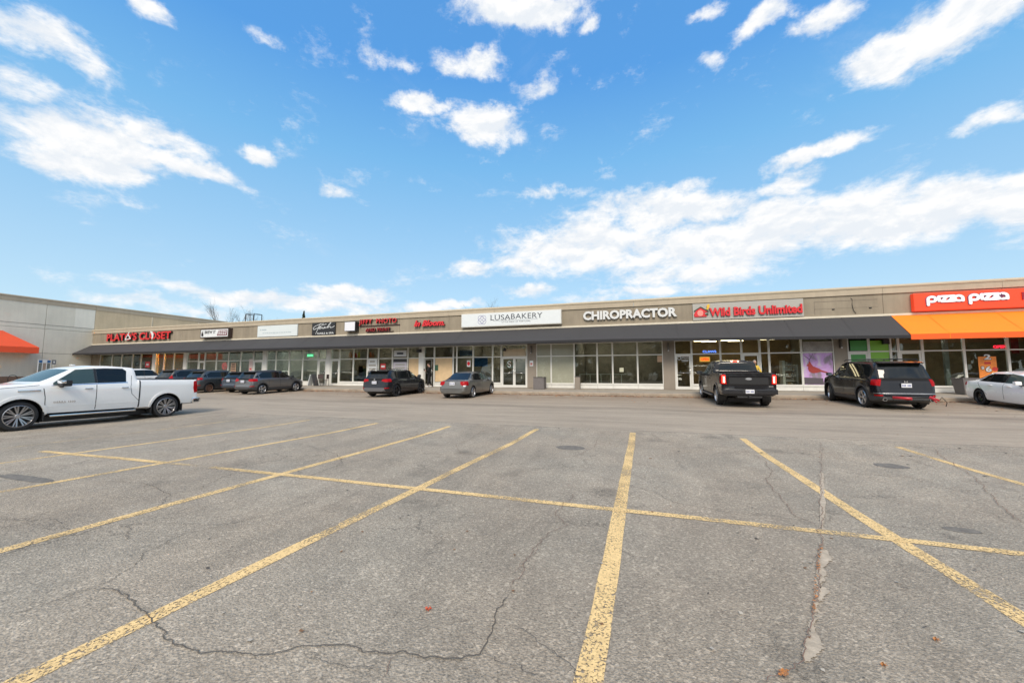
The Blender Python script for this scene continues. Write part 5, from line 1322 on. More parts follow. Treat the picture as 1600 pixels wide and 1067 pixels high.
for sg in (1, -1): c.part('fender_vent', lambda b: rbx(b, 1.48, 1.95, *sorted((sg*(.99), sg*(1.025))), 1.13, 1.185, .012), M_CHR, smooth=True)
c.part('tonneau_cover', lambda b: rbx(b, -2.90, -.99, -.90, .90, 1.435, 1.462, .01), M_BLK)
c.part('roof_beacon', lambda b: rbx(b, .36, .46, -.07, .07, 1.935, 1.975, .015), M_WHITE, smooth=True)
t_ = text("SIERRA 1500", 0, .50, 0, .055, 0, .006, M_CHR, 'door_lettering', None, offset=.02, spacing=1.15, world_=False); t_.parent = c.root
t_.location = (1.20, 1.021, .76); t_.rotation_euler = (0, 0, math.pi)
c.wheels(pmat('wheel_bright', (.42, .42, .43), .3, .9), 9, 'split', .31, tw=.275)
c.done()

c = Car('pickup_truck', pickup_spec(.41, 1.95, 1.42, wb=3.6, xf=2.72), car_paint('paint_black', (.012, .011, .012), .0, .22, .015),
        'black pickup seen from behind with lit red brake lamps at the kerb', (4.12, 19.2+1.8, gz(21)), R(91.5), R(1.7), 'vehicles standing in the lot', 'pickup truck')
c.side('window', [(-.58, 1.33), (.165, 1.31), (.165, 1.80), (-.50, 1.82)], M_CGL, .004); c.side('window', [(.235, 1.31), (1.20, 1.27), (.66, 1.76), (.235, 1.80)], M_CGL2, .004)
c.patch('rear_window', [([(-.70, 1.47), (.70, 1.47), (.61, 1.81), (-.61, 1.81)], 0, -1.05, -.7)], M_CGL, .004)
c.patch('windscreen', [([(-.74, 1.36), (.74, 1.36), (.64, 1.82), (-.64, 1.82)], 0, .78, 1.45)], M_CGL2, .004)
c.seam([(.20, 1.30), (.20, .49)], .016); c.seam([(-.99, 1.42), (-.99, .46)], .03); c.arches(c.paint, .07, .02)
c.part('brake_lamp', lambda b: bx(b, -.925, -.895, -.13, .13, 1.87, 1.915), M_TAILON)
c.part('brake_lamp_core', lambda b: (bx(b, -.929, -.9255, -.17, -.10, 1.88, 1.905), bx(b, -.929, -.9255, .09, .16, 1.88, 1.905)), M_TAILHOT)
for sg in (1, -1):
    tl = c.patch('tail_lamp', [([(sg*.80, .96), (sg*1.1, .96), (sg*1.1, 1.35), (sg*.84, 1.35)], 0, -3.1, -2.70)], M_TAIL, .012)
    c.part('lit_lamp', lambda b: (rbx(b, -2.972, -2.955, *sorted((sg*.85, sg*.97)), 1.00, 1.30, .006)), M_TAILON)
    c.part('lamp_core', lambda b: (rbx(b, -2.978, -2.9725, *sorted((sg*.875, sg*.905)), 1.03, 1.25, .002)), M_TAILHOT)
c.part('tailgate', lambda b: (rbx(b, -2.965, -2.90, -.78, .78, .80, 1.40, .02), rbx(b, -2.99, -2.93, -.80, .80, 1.36, 1.425, .02)), c.paint, smooth=True)
c.part('tailgate_panel', lambda b: rbx(b, -2.972, -2.963, -.70, .70, .96, 1.22, .003), M_BLK)
c.part('emblem', lambda b: lathe(b, [(.0, -2.985), (.115, -2.985), (.125, -2.975), (.125, -2.965)], 0, (0, 0, 1.19), 24), M_CHR)
for o in list(c.root.children):
    if o.name.startswith('emblem'): o.scale = (1, 1, .45); o.location = (0, 0, 1.16*.55)
em = c.part('emblem_field', lambda b: lathe(b, [(.0, -2.989), (.10, -2.989), (.10, -2.98)], 0, (0, 0, 1.19), 24), pmat('oval_grey', (.30, .31, .33), .3)); em.scale = (1, 1, .36); em.location = (0, 0, 1.174*.64)
c.part('rear_bumper', lambda b: (rbx(b, -3.08, -2.92, -.99, .99, .56, .76, .03), rbx(b, -3.02, -2.80, -1.0, -.9, .56, .76, .02), rbx(b, -3.02, -2.80, .9, 1.0, .56, .76, .02)), pmat('bumper_dark', (.05, .05, .055), .22, .6), smooth=True)
c.part('bumper_step', lambda b: (bx(b, -3.085, -2.95, -.26, .26, .60, .74)), M_BLK)
c.plate(-3.087, 0, .675)
c.part('tow_hitch', lambda b: (rbx(b, -3.02, -2.5, -.45, .45, .40, .48, .02), rbx(b, -3.1, -2.9, -.05, .05, .41, .50, .01)), M_BLK)
c.part('bed_liner', lambda b: bx(b, -2.85, -1.03, -.86, .86, .88, .90), M_BLK)
c.part('running_board', lambda b: [rbx(b, -.90, 1.2, *sorted((sg*.88, sg*1.03)), .33, .40, .02) for sg in (1, -1)], pmat('step_grey', (.16, .16, .17), .4, .5), smooth=True)
c.part('script_badge', lambda b: rbx(b, -2.972, -2.964, -.86, -.70, .86, .89, .002), M_CHR)
c.handle((-.55, .40), 1.12, M_BLK); c.mirror(1.02, 1.24, M_BLK, 1.15); c.wheels(M_ALLOY, 6, 'plain', .25, steer=R(4), tw=.27); c.done()

# ---- hatchbacks and crossovers
def suv_spec(L, W, H, wb, R_, fo=.88, hood=1.0, belt=1.02, tail=1.0, rake=.55, bump=.62, cowl=.62, roofdrop=.03, ground=.22, hatch=.07):
    xf = wb/2+fo; xr = xf-L; h = wb/2; w = W/2; ws = xf-cowl-.45
    return dict(R=R_, wb=wb, track=w-.135, gap=.05, smooth=.05, shoulder=.05,
        top=[(xr, bump-.14), (xr+.012, bump-.04), (xr+.03, bump), (xr+hatch-.015, bump+.03), (xr+hatch, bump+.10), (xr+hatch+.03, tail-.05), (xr+hatch+.05, tail), (xr+hatch+rake*.85, H-.10), (xr+hatch+rake, H-.055), (xr+hatch+rake+.12, H-roofdrop), (-.15, H), (.25, H-.03), (ws-.62, H-.12), (ws, hood+.07), (ws+.09, hood+.03), (xf-.35, hood-.10), (xf-.12, hood-.20), (xf-.03, .70), (xf, .58)],
        belt=[(xr, bump-.15), (xr+.1, bump), (xr+hatch+.02, tail-.06), (xr+.6, belt+.03), (0, belt), (ws, hood+.02), (xf-.35, hood-.15), (xf-.1, .72), (xf, .5)],
        w=[(xr, w-.26), (xr+.05, w-.14), (xr+.16, w-.075), (xr+.42, w-.02), (-h, w), (0, w-.02), (h, w), (xf-.4, w-.035), (xf-.16, w-.14), (xf, w-.34)],
        g=[(xr, w-.24), (xr+hatch+.05, w-.17), (xr+hatch+rake, w-.25), (0, w-.235), (ws-.6, w-.22), (ws, w-.14), (xf, w-.3)],
        bot=[(xr, ground+.14), (xr+.3, ground+.04), (-h, ground), (h, ground), (xf-.2, ground), (xf, ground+.12)]), xf, xr, ws

def crossover(name, P, paint, label, X, Yr, heading=90.0, clad=None, roof=None, lamp='wide', rim=M_ALLOY, spokes=5, style='plain', roofrail=False, glassm=None, steer=0, cat='car', plate_z=.86, top=None, done=True, lampz=None, plate=True, grp='cars parked in front of the shops'):
    S, xf, xr, ws = suv_spec(**P); H = P['H']; belt = P.get('belt', 1.02); wb = P['wb']; tail = P.get('tail', 1.0); rake = P.get('rake', .55); ht = P.get('hatch', .07); w = P['W']/2
    a = R(heading); Yc = Yr+wb/2; c = Car(name, S, paint, label, (X, Yc, gz(Yc)), a, R(1.7) if heading > 0 else -R(1.7), grp, cat)
    rr = xr+ht+rake
    gl = glassm or M_CGL
    c.side('window', [(-.02, belt+.035), (-.02, H-.125), (rr+.28, H-.14), (rr+.02, H-.30), (rr+.05, belt+.06)], gl, .004)
    c.side('window', [(.05, belt+.03), (ws-.10, belt+.03), (ws-.62, H-.175), (.30, H-.125), (.05, H-.12)], gl, .004)
    c.side('pillar_trim', [(-.017, belt+.035), (.047, belt+.035), (.047, H-.12), (-.017, H-.12)], M_BLK, .0045)
    if rr-.08 > xr+.3: c.side('quarter_window', [(rr-.03, belt+.08), (rr-.03, H-.28), (rr-.20, belt+.18), (rr-.22, belt+.10)], gl, .004)
    rw = w-.20
    c.patch('rear_window_trim', [([(-w-.1, tail-.05), (w+.1, tail-.05), (w+.1, tail+.045), (-w-.1, tail+.045)], 0, xr-.1, xr+ht+.16)], M_TRIM, .0045)
    c.patch('rear_window', [([(-rw, tail+.05), (rw, tail+.05), (rw-.10, H-.15), (-rw+.10, H-.15)], 0, xr-.1, rr+.05)], M_CGL, .005)
    c.patch('windscreen', [([(-rw, P.get('hood', 1)+.08), (rw, P.get('hood', 1)+.08), (rw-.07, H-.11), (-rw+.07, H-.11)], 0, ws-.72, ws+.02)], M_CGL2, .004)
    c.seam([(.015, belt+.03), (.03, .40)]); c.seam([(ws-.18, belt), (ws-.10, .75), (ws-.16, .40)]); c.seam([(-.86, belt), (-.84, .9), (-wb/2+R_x(P), .55)])
    if clad:
        c.arches(clad, .055, .012); ra = P['R_']+.12
        c.side('sill_cladding', [(-wb/2+ra, .15), (wb/2-ra, .15), (wb/2-ra, .42), (-wb/2+ra, .42)], clad, .011)
        c.patch('rear_bumper_cladding', [([(-1.2, .1), (1.2, .1), (1.2, .50), (-1.2, .50)], 0, xr-.1, -wb/2-P['R_']-.10)], clad, .011)
        c.patch('front_bumper_cladding', [([(-1.2, .1), (1.2, .1), (1.2, .42), (-1.2, .42)], 0, wb/2+P['R_']+.10, xf+.1)], clad, .011)
    else: c.patch('rear_diffuser', [([(-.62, .1), (.62, .1), (.56, .42), (-.56, .42)], 0, xr-.1, xr+.35)], M_BLK, .008)
    if roof: c.patch('roof_panel', [([(-w+.15, H-.125), (w-.15, H-.125), (w-.15, H+.1), (-w+.15, H+.1)], 0, rr-.04, ws-.5)], roof, .005)
    c.part('spoiler', lambda b: prism(b, [(rr-.26, H-.085), (rr+.06, H-.045), (rr+.08, H-.085), (rr-.24, H-.12)], 1, -w+.30, w-.30), roof or paint)
    lz = lampz or (tail-.14, tail+.03)
    for sg in (1, -1):
        if lamp == 'wide': pr = [([(sg*(w-.48), lz[0]+.05), (sg*(w-.44), lz[1]-.02), (sg*(w+.1), lz[1]+.02), (sg*(w+.1), lz[0]), (sg*(w-.25), lz[0])], 0, xr-.1, xr+.42)]
        elif lamp == 'tall': pr = [([(sg*(w-.20), lz[0]), (sg*(w-.21), lz[1]), (sg*(w+.1), lz[1]), (sg*(w+.1), lz[0])], 0, xr-.1, xr+.34)]
        else: pr = [([(sg*(w-.20), lz[0]), (sg*(w-.26), lz[1]), (sg*(w+.1), lz[1]-.03), (sg*(w+.1), lz[0]+.05)], 0, xr-.1, xr+.36)]
        c.patch('tail_lamp', pr, M_TAIL, .010)
        c.patch('headlamp', [([(sg*(w-.42), .70), (sg*(w+.1), .74), (sg*(w+.1), .86), (sg*(w-.42), .82)], 0, xf-.42, xf+.1)], M_REFL, .006)
        c.patch('bumper_reflector', [([(sg*(w-.24), .52), (sg*(w+.1), .52), (sg*(w+.1), .57), (sg*(w-.24), .57)], 0, xr-.1, xr+.22)], M_TAIL, .014)
    if plate: c.plate(xr+ht-.035, 0, plate_z)
    c.patch('grille', [([(-.42, .50), (.42, .50), (.46, .78), (-.46, .78)], 0, xf-.3, xf+.1)], M_BLK, .006)
    c.handle((-.62, .28), belt-.12); c.mirror(ws-.22, belt+.02, None if not roof else M_BLK, .9)
    if roofrail: c.part('roof_rail', lambda b: [(tube(b, [(rr+.1, sg*(w-.27), H-.05), (rr+.22, sg*(w-.28), H+.035), (ws-.95, sg*(w-.28), H+.035), (ws-.8, sg*(w-.27), H-.03)], .016, 6)) for sg in (1, -1)], M_BLK)
    c.wheels(rim, spokes, style, steer=steer, tw=.215)
    if done: c.done()
    return c, xf, xr, ws, rr
def R_x(P): return P['R_']+.12

M_TRIM = pmat('matt_black_trim', (.02, .02, .021), .85, spec=.1)
M_CLAD = pmat('grey_cladding', (.045, .045, .047), .6)
# mid grey crossover with black roof
crossover('parked_car', dict(L=4.2, W=1.80, H=1.56, wb=2.6, R_=.33, fo=.83, hood=.98, belt=1.0, tail=.99, rake=.50, bump=.60), car_paint('paint_mid_grey', (.135, .135, .14), .6, .32, .12),
          'mid grey hatchback crossover with a black roof and silver star wheels', -24.58, 19.5, 89, M_CLAD, M_BLK, 'wide', M_ALLOY, 5, 'split')
# dark grey crossover with rusty wheels
crossover('parked_car', dict(L=4.25, W=1.78, H=1.58, wb=2.62, R_=.33, fo=.82, hood=1.0, belt=1.03, tail=1.04, rake=.62, bump=.60), car_paint('paint_dark_grey', (.065, .075, .078), .5, .3, .12),
          'dark grey crossover on rusty brown steel wheels behind the white pickup bed', -30.0, 19.75, 91, M_CLAD, None, 'corner', M_RUST, 5, 'steel')
# black compact crossover
c, xf, xr, ws, rr = crossover('parked_car', dict(L=4.44, W=1.84, H=1.59, wb=2.67, R_=.35, fo=.82, hood=1.0, belt=1.04, tail=1.03, rake=.46, bump=.66), car_paint('paint_black_blue', (.014, .015, .019), .0, .22, .015),
          'black compact crossover with black wheels parked left of the open shop door', -14.45, 19.75, 90, None, None, 'wide', M_ALLOYD, 5, 'split', True, done=False)
c.part('roundel', lambda b: lathe(b, [(0, xr+.045), (.045, xr+.045), (.05, xr+.055)], 0, (0, 0, 1.02), 16), M_CHR)
c.patch('bumper_insert', [([(-.75, .36), (.75, .36), (.66, .56), (-.66, .56)], 0, xr-.1, xr+.3)], pmat('bumper_grey', (.12, .12, .125), .4), .008); c.done()
# big black sport utility with rack and tow ball
c, xf, xr, ws, rr = crossover('parked_car', dict(L=4.70, W=1.95, H=1.87, wb=2.82, R_=.40, fo=.88, hood=1.20, belt=1.17, tail=1.15, rake=.42, bump=.68, ground=.25), car_paint('paint_black_gloss', (.010, .010, .013), .0, .18, .015),
          'large black sport utility with roof rails and turned front wheels before the green window', 9.48, 19.5, 90.5, M_CLAD, None, 'corner', M_ALLOY, 5, 'split', True, steer=R(-16), plate_z=.93, done=False, lampz=(.90, 1.16))
c.part('exhaust_tip', lambda b: [lathe(b, [(.055, xr-.03), (.065, xr-.03), (.065, xr+.15), (.055, xr+.15)], 0, (0, sg*.70, .40), 20) for sg in (1, -1)], M_CHR)
for o in c.root.children:
    if o.name.startswith('exhaust_tip'): o.scale = (1, 1, 1)
c.part('badge', lambda b: (bx(b, xr+.055, xr+.075, -.055, -.030, 1.03, 1.10), bx(b, xr+.055, xr+.075, .030, .055, 1.03, 1.10), bx(b, xr+.055, xr+.075, -.03, .03, 1.055, 1.075)), M_CHR)
c.patch('bumper_strip', [([(-1.2, .615), (1.2, .615), (1.2, .64), (-1.2, .64)], 0, xr-.1, xr+.25)], pmat('satin_trim', (.35, .35, .36), .3, .8), .014)
c.part('cross_bar', lambda b: [tube(b, [(x, -.72, 1.90), (x, 0, 1.93), (x, .72, 1.90)], .02, 6) for x in (rr+.45, ws-1.15)], M_BLK)
c.part('wiper', lambda b: tube(b, [(xr+.16, -.05, 1.14), (xr+.17, .35, 1.17)], .014, 6), M_BLK)
c.part('hitch_receiver', lambda b: (rbx(b, xr-.04, xr+.3, -.45, .45, .36, .42, .015), rbx(b, xr-.12, xr, -.04, .04, .36, .44, .01)), M_BLK)
c.done()
# red A-frame tow bar folded on the hitch
tb = empty('tow_bar', (9.6, 17.7, -1.0), 'red folded towing pole sticking out sideways behind the black sport utility', 'tow bar')
p1 = onY(1395, 621, 18.1); p2 = onY(1425, 623, 17.75); p3 = onY(1468, 626, 17.6)
M_TOW = pmat('tow_red', (.45, .02, .03), .35)
bm = bmesh.new(); tube(bm, [p1, p2], .05, 8); finish(bm, 'head', M_TOW, tb, world_=True)
bm = bmesh.new(); tube(bm, [onY(1452, 620.5, 17.7), p3], [.055, .03], 8); tube(bm, [onY(1455, 622, 17.7), onY(1464, 629, 17.6)], .022, 6); finish(bm, 'arm', M_TOW, tb, world_=True)
bm = bmesh.new(); tube(bm, [onY(1392, 620, 18.2), onY(1455, 621.5, 17.8)], .028, 8); tube(bm, [p3, p3+Vector((.1, .05, .12)), p3+Vector((.2, 0, -.05)), p3+Vector((.22, .1, -.2))], .012, 5); finish(bm, 'bar', M_BLK, tb, world_=True)
# dark sport utility, mostly hidden
crossover('parked_car', dict(L=4.6, W=1.86, H=1.68, wb=2.66, R_=.35, fo=.92, hood=1.05, belt=1.08, tail=1.05, rake=.50, bump=.62), car_paint('paint_charcoal', (.05, .055, .055), .4, .3, .12),
          'charcoal sport utility with an upright red tail lamp, showing just above the white pickup bed', -32.55, 19.7, 90, None, None, 'tall', M_ALLOY, 5, 'split', lampz=(.98, 1.45))
crossover('parked_car', dict(L=4.7, W=1.90, H=1.74, wb=2.75, R_=.36, fo=.92, hood=1.08, belt=1.12, tail=1.08, rake=.40, bump=.62), car_paint('paint_white_far', (.74, .74, .73), .0, .3, .1),
          'white sport utility showing only roof and dark side windows right of the white pickup cab', -38.0, 18.9, 90, None, None, 'tall', M_ALLOY, 5, 'split', lampz=(.98, 1.4))
crossover('parked_car', dict(L=4.3, W=1.78, H=1.50, wb=2.6, R_=.33, fo=.84, hood=1.0, belt=1.0, tail=1.0, rake=.55, bump=.60), car_paint('paint_navy', (.02, .035, .06), .3, .25, .1),
          'dark blue car showing only a strip of roof between the two grey crossovers', -27.3, 20.6, 90, None, None, 'corner', M_ALLOY, 5, 'split')

# ---- sedans
def sedan(P, paint, label, X, Y, heading, pitch, modern, rim, style, lampfn, cat='car', spokes=5, grp='cars parked in front of the shops'):
    L, W, H, wb, fo = P; w = W/2; xf = wb/2+fo; xr = xf-L; h = wb/2
    dk = .97 if modern else .96
    S = dict(R=.32, wb=wb, track=w-.12, gap=.045, smooth=.05, shoulder=.06,
        top=[(xr, .48), (xr+.02, .62), (xr+.05, .72), (xr+.075, dk-.07), (xr+.12, dk), (xr+.50, dk+.03), (xr+1.30, H-.06), (xr+1.55, H-.015), (xr+2.0, H), (.35, H-.06), (.62, H-.13), (1.22 if not modern else 1.15, .98), (1.35, .93), (xf-.4, .80), (xf-.1, .66), (xf, .52)],
        belt=[(xr, .44), (xr+.08, .80), (xr+.14, dk-.05), (xr+.6, .96), (0, .92), (1.2, .90), (xf-.4, .74), (xf-.1, .6), (xf, .46)],
        w=[(xr, w-.24), (xr+.06, w-.13), (xr+.2, w-.06), (xr+.5, w-.015), (0, w), (h, w-.01), (xf-.4, w-.05), (xf-.15, w-.17), (xf, w-.36)],
        g=[(xr, w-.22), (xr+.45, w-.19), (xr+1.3, w-.30), (0, w-.27), (.6, w-.24), (1.2, w-.15), (xf, w-.3)],
        bot=[(xr, .30), (xr+.3, .22), (0, .18), (xf-.2, .17), (xf, .26)])
    c = Car('parked_car', S, paint, label, (X, Y, gz(Y)), R(heading), pitch, grp, cat)
    c.side('window', [(-.12, .965), (-.10, H-.115), (xr+1.50, H-.12), (xr+1.22, H-.20), (xr+.92, .985)], M_CGL, .004)
    c.side('window', [(-.04, .96), (1.02, .955), (.50, H-.165), (-.02, H-.10)], M_CGL2, .004)
    c.side('pillar_trim', [(-.117, .965), (-.043, .965), (-.025, H-.11), (-.097, H-.115)], M_BLK, .0045)
    c.patch('rear_window', [([(-w+.22, dk+.06), (w-.22, dk+.06), (w-.36, H-.075), (-w+.36, H-.075)], 0, xr+.40, xr+1.40)], M_CGL, .004)
    c.patch('windscreen', [([(-w+.2, .98), (w-.2, .98), (w-.33, H-.10), (-w+.33, H-.10)], 0, .45, 1.25)], M_CGL2, .004)
    c.seam([(-.08, .95), (-.06, .32)]); c.seam([(1.02, .93), (1.06, .6), (1.0, .32)]); c.seam([(xr+.98, .95), (xr+1.12, .75), (-wb/2+.44, .45)])
    lampfn(c, xr, w)
    for sg in (1, -1): c.patch('headlamp', [([(sg*(w-.42), .58), (sg*(w+.1), .62), (sg*(w+.1), .74), (sg*(w-.42), .72)], 0, xf-.5, xf+.1)], M_REFL, .006)
    c.patch('grille', [([(-.42, .34), (.42, .34), (.42, .56), (-.42, .56)], 0, xf-.3, xf+.1)], M_BLK, .006)
    c.plate(xr+.045, 0, .82 if not modern else .6); c.handle((-.72, .22), .84); c.mirror(.80, .93, None, .85)
    c.wheels(rim, spokes, style, tw=.205)
    return c, xf, xr
def lamps_old(c, xr, w):
    for sg in (1, -1):
        c.patch('tail_lamp', [([(sg*(w-.38), .76), (sg*(w-.42), .93), (sg*(w+.1), .95), (sg*(w+.1), .74), (sg*(w-.2), .70)], 0, xr-.1, xr+.34)], M_TAIL, .008)
        c.patch('reverse_lamp', [([(sg*(w-.22), .66), (sg*(w-.10), .66), (sg*(w-.08), .73), (sg*(w-.22), .73)], 0, xr-.1, xr+.3)], M_REFL, .009)
c, xf, xr = sedan((4.49, 1.76, 1.44, 2.70, .88), car_paint('paint_pewter', (.17, .165, .152), .65, .32, .12), 'pewter grey older saloon with red corner lamps parked right of the plywood window', -9.62, 20.0+1.35, 89, R(1.7), False, M_ALLOY, 'split', lamps_old)
c.patch('bumper_crease', [([(-1, .52), (1, .52), (1, .535), (-1, .535)], 0, xr-.1, xr+.2)], M_BLK, .002); c.done()
def lamps_new(c, xr, w):
    for sg in (1, -1): c.patch('tail_lamp', [([(sg*(w-.40), .80), (sg*(w-.40), .90), (sg*(w+.1), .92), (sg*(w+.1), .77)], 0, xr-.1, xr+.30)], M_TAIL, .010)
wy_ = 21.45
c, xf, xr = sedan((4.67, 1.80, 1.415, 2.735, .88), car_paint('paint_white', (.93, .93, .92), .0, .25, .08), 'white saloon with black wheels backed in at the right edge', 14.22, wy_-1.3, -94, R(-1.7), True, M_ALLOYD, 'steel', lamps_new)
c.side('chrome_trim', [(-.9, .20), (1.1, .20), (1.1, .225), (-.9, .225)], M_ALLOY, .006); c.done()

# ---- things behind the camera that the shop windows mirror
for k in range(19):
    x = -120+k*10.5+random.uniform(-2, 2); h = random.uniform(11, 16)
    leafy_tree('broadleaf_tree', x, -52+random.uniform(-5, 5), h, random.uniform(12, 15), (.075, .07, .035) if k % 3 == 0 else (.04, .055, .025), 60+k, 'autumn tree beyond the lot behind the photographer, number %d from the left' % (k+1), 'trees behind the lot', n=900, z0=-1.66, ls=2.4, low=.14)
bk, *_ = crossover('parked_car', dict(L=4.5, W=1.84, H=1.64, wb=2.66, R_=.35, fo=.88, hood=1.02, belt=1.05, tail=1.04, rake=.5, bump=.62), car_paint('paint_back', (.66, .66, .65), .1, .3, .1), 'pale car standing side on behind the photographer', 12.5, -6, 0.1, None, None, 'wide', grp='cars behind the photographer')
bk.root.location = (12.5, -6, -1.66); bk.root.rotation_euler = (0, 0, R(4))
def copy_tree(o, parent=None):
    c = o.copy(); COL.objects.link(c); c.parent = parent
    for ch in list(o.children): copy_tree(ch, c)
    return c
for k, (x, y, a) in enumerate([(5.0, -8, 90), (23.6, 13.2, 178), (-14.8, -7, 91), (-25, -8, 90)]):
    q = copy_tree(bk.root); q.location = (x, y, gz(y)); q.rotation_euler = (0, 0, R(a)); q['label'] = ['pale car behind the photographer, nearest the middle', 'pale car standing in the aisle beyond the right edge', 'pale car behind the photographer, further left', 'pale car behind the photographer, farthest left'][k]

# ------------------------------------------------------------------ people
def skin_mesh(name, pts, edges, mat, parent, levels=1, root=0):
    me = bpy.data.meshes.new(name); me.from_pydata([p[0] for p in pts], edges, []); o = link(name, me)
    o.modifiers.new('s', 'SKIN'); 
    for i, p in enumerate(pts):
        r = p[1]; me.skin_vertices[0].data[i].radius = r if isinstance(r, tuple) else (r, r); me.skin_vertices[0].data[i].use_root = (i == root)
    sb = o.modifiers.new('u', 'SUBSURF'); sb.levels = levels; sb.render_levels = levels
    dg = bpy.context.evaluated_depsgraph_get(); m2 = bpy.data.meshes.new_from_object(o.evaluated_get(dg)); bpy.data.objects.remove(o)
    for p in m2.polygons: p.use_smooth = True
    m2.materials.clear(); m2.materials.append(mat); m2.name = name; return link(name, m2, parent)

def person(loc, rz, label, skin, top, legs, shoes, hair, pose):
    root = empty('person', loc, label, 'person', None, (0, 0, rz))
    # local frame: faces +x, left is +y
    J = dict(pel=(0, 0, .95), hl=(0, .09, .90), kl=(.03+pose.get('kl', 0), .10, .50), al=(-.02+pose.get('al', 0), .10, .09), tl=(.13+pose.get('al', 0), .11, .035),
             hr=(0, -.09, .90), kr=(.02+pose.get('kr', 0), -.10, .50), ar=(-.03+pose.get('ar', 0), -.10, .09), tr=(.12+pose.get('ar', 0), -.11, .035),
             sp=(.0, 0, 1.15), ch=(.0, 0, 1.36), nk=(.01, 0, 1.50), hd=(.035, 0, 1.60), hd2=(.04, 0, 1.70),
             sl=(0, .18, 1.43), sr=(0, -.18, 1.43))
    for k, v in pose.get('J', {}).items(): J[k] = v
    names = list(J); idx = {n: i for i, n in enumerate(names)}
    rad = dict(pel=.125, hl=.085, kl=.058, al=.042, tl=.036, hr=.085, kr=.058, ar=.042, tr=.036, sp=.115, ch=.125, nk=.055, hd=.075, hd2=.085, sl=.06, sr=.06, el=.042, wl=.028, er=.042, wr=.028, pl=(.040, .018), pr=(.040, .018))
    thin = lambda n: .66 if n in ('pel', 'sp', 'ch', 'hl', 'hr', 'kl', 'kr', 'sl', 'sr', 'el', 'er') else .8 if n in ('al', 'ar', 'tl', 'tr') else 1
    sc_ = lambda r, k: (r[0]*k, r[1]*k) if isinstance(r, tuple) else r*k
    P_ = [(J[n], sc_(rad.get(n, .04), thin(n))) for n in names]
    E_ = [('pel', 'sp'), ('sp', 'ch'), ('ch', 'nk'), ('nk', 'hd'), ('hd', 'hd2'), ('pel', 'hl'), ('hl', 'kl'), ('kl', 'al'), ('al', 'tl'), ('pel', 'hr'), ('hr', 'kr'), ('kr', 'ar'), ('ar', 'tr'),
          ('ch', 'sl'), ('sl', 'el'), ('el', 'wl'), ('wl', 'pl'), ('ch', 'sr'), ('sr', 'er'), ('er', 'wr'), ('wr', 'pr')]
    E_ = [(idx[a], idx[b]) for a, b in E_]
    for s_ in ('l', 'r'):                                         # five fingers on each hand
        w = Vector(J['w'+s_]); p = Vector(J['p'+s_]); d = (p-w).normalized(); sdv = d.cross(Vector((0, 1, 0))); sdv = sdv.normalized() if sdv.length > .2 else Vector((1, 0, 0)); cu = d.cross(sdv).normalized()*(1 if s_ == 'l' else -1)
        for k, (o_, L_) in enumerate(((-.030, .060), (-.010, .074), (.010, .070), (.030, .056))):
            b = p+sdv*o_+d*.02; m_ = b+d*L_*.55+cu*.006; t = m_+d*L_*.4+cu*.02
            i0 = len(P_); P_ += [(tuple(b), .0105), (tuple(m_), .0095), (tuple(t), .008)]; E_ += [(idx['p'+s_], i0), (i0, i0+1), (i0+1, i0+2)]
        b = w.lerp(p, .45)-sdv*.030; m_ = b-sdv*.022+d*.028; t = m_+d*.028; i0 = len(P_)
        P_ += [(tuple(b), .012), (tuple(m_), .011), (tuple(t), .009)]; E_ += [(idx['w'+s_], i0), (i0, i0+1), (i0+1, i0+2)]
    body = skin_mesh('body', P_, E_, skin, root, 1)
    J3 = {n: Vector(J[n]) for n in names}
    # head details belong to the face
    h = J3['hd']; bm = bmesh.new()
    t = bmesh.new(); bmesh.ops.create_icosphere(t, subdivisions=2, radius=1); merge(bm, t, Matrix.Translation(h+Vector((.005, 0, .055))) @ Matrix.Diagonal((.098, .078, .118, 1)))
    t = bmesh.new(); bmesh.ops.create_cone(t, segments=6, radius1=.016, radius2=.004, depth=.04, cap_ends=True); merge(bm, t, Matrix.Translation(h+Vector((.104, 0, .04))) @ Matrix.Rotation(R(-15), 4, 'Y'))
    for sg in (1, -1):
        t = bmesh.new(); bmesh.ops.create_icosphere(t, subdivisions=1, radius=1); merge(bm, t, Matrix.Translation(h+Vector((-.005, sg*.078, .045))) @ Matrix.Diagonal((.020, .008, .030, 1)))
    fo_ = finish(bm, 'face', skin, body, smooth=True, ang=60)
    bm = bmesh.new()
    for sg in (1, -1):
        t = bmesh.new(); bmesh.ops.create_icosphere(t, subdivisions=1, radius=.011); merge(bm, t, Matrix.Translation(h+Vector((.092, sg*.032, .062))))
    finish(bm, 'eyes', M_BLK, body); bm = bmesh.new(); bx(bm, .090+h.x, .101+h.x, -.024, .024, h.z+.0, h.z+.010); finish(bm, 'mouth', pmat('lip', (.32, .10, .09), .5), body)
    bm = bmesh.new(); t = bmesh.new(); bmesh.ops.create_icosphere(t, subdivisions=3, radius=1)
    bmesh.ops.delete(t, geom=[v for v in t.verts if v.co.z < -.15-(v.co.x*-.25) or (v.co.x > .45 and v.co.z < .55)], context='VERTS')
    merge(bm, t, Matrix.Translation(h+Vector((-.008, 0, .068))) @ Matrix.Diagonal((.108, .088, .118, 1))); finish(bm, 'hair', hair, root, smooth=True)
    # clothing: thicker skins over the same joints
    def sub_skin(nm, ns, es, mat, add, cut=None):
        pp = []; 
        for n in ns:
            r = rad.get(n, .04); pp.append((J[n], (r[0]+add, r[1]+add) if isinstance(r, tuple) else r+add))
        ii = {n: i for i, n in enumerate(ns)}; skin_mesh(nm, pp, [(ii[a], ii[b]) for a, b in es], mat, root, 1)
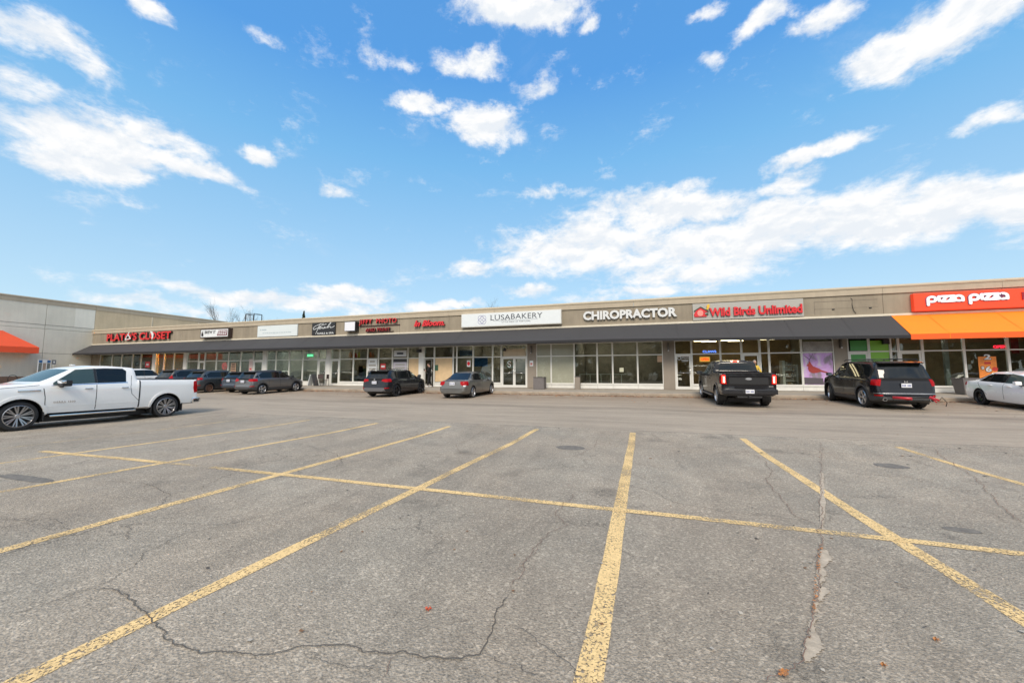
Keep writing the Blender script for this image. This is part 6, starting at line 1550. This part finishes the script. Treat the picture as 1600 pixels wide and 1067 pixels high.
    J['wl2'] = tuple(J3['el'].lerp(J3['wl'], .93)); J['wr2'] = tuple(J3['er'].lerp(J3['wr'], .93)); rad['wl2'] = rad['wr2'] = .030
    J['nk2'] = tuple(J3['ch'].lerp(J3['nk'], .72)); rad['nk2'] = .062; J['pel2'] = (J3['pel'].x, 0, J3['pel'].z-.06); rad['pel2'] = .13
    J['al2'] = tuple(J3['kl'].lerp(J3['al'], .93)); J['ar2'] = tuple(J3['kr'].lerp(J3['ar'], .93)); rad['al2'] = rad['ar2'] = .050
    sub_skin('jacket', ['pel2', 'sp', 'ch', 'nk2', 'sl', 'el', 'wl2', 'sr', 'er', 'wr2'], [('pel2', 'sp'), ('sp', 'ch'), ('ch', 'nk2'), ('ch', 'sl'), ('sl', 'el'), ('el', 'wl2'), ('ch', 'sr'), ('sr', 'er'), ('er', 'wr2')], top, .018)
    sub_skin('trousers', ['pel', 'hl', 'kl', 'al2', 'hr', 'kr', 'ar2'], [('pel', 'hl'), ('hl', 'kl'), ('kl', 'al2'), ('pel', 'hr'), ('hr', 'kr'), ('kr', 'ar2')], legs, .014)
    for s_ in 'lr':
        a = J3['a'+s_]; t0 = J3['t'+s_]
        skin_mesh('shoe', [(tuple(a+Vector((-.05, 0, -.045))), (.048, .04)), (tuple((a+t0)/2+Vector((0, 0, -.015))), (.05, .045)), (tuple(t0+Vector((.04, 0, .005))), (.045, .034))], [(0, 1), (1, 2)], shoes, root, 1)
    return root
pd = onY(671, 603, 25.55)
person((FX(671, 25.55, 585), 25.55, WZ-.01), R(195), 'man in black top and trousers with white shoes, looking down in the open doorway', M_SKIN, pmat('cloth_black', (.012, .012, .014), .85), pmat('cloth_black', (.012, .012, .014), .85), M_WHITE, pmat('hair_dark', (.03, .02, .015), .7),
       dict(kl=.02, al=.10, kr=-.02, ar=-.10, J=dict(hd=(.06, 0, 1.58), hd2=(.08, 0, 1.67), el=(.03, .25, 1.18), wl=(.24, .16, 1.20), pl=(.31, .12, 1.23), er=(.02, -.25, 1.17), wr=(.10, -.22, .98), pr=(.13, -.20, .91))))
bm = bmesh.new(); p_ = Vector((FX(671, 25.55, 585), 25.55, WZ-.01))+Matrix.Rotation(R(195), 3, 'Z') @ Vector((.37, .11, 1.27)); rbx(bm, p_.x-.04, p_.x+.04, p_.y-.006, p_.y+.006, p_.z-.07, p_.z+.07, .003)
tag(finish(bm, 'mobile_phone', M_BLK), 'small dark phone in the hand of the man in black', 'phone')
pq = onY(1179, 575, 24.6)
person((pq.x, 24.6, WZ-.06), R(-75), 'bald older person in a yellow and dark jacket walking behind the black pickup cab', M_SKIN, pmat('cloth_yellow', (.62, .42, .06), .8), pmat('cloth_navy', (.03, .035, .06), .85), M_BLK, pmat('hair_grey', (.45, .42, .40), .8),
       dict(kl=.10, al=.18, kr=-.04, ar=-.22, J=dict(el=(.10, .25, 1.18), wl=(.26, .2, 1.06), pl=(.32, .19, 1.02), er=(-.10, -.25, 1.17), wr=(-.02, -.26, .94), pr=(.0, -.26, .86))))
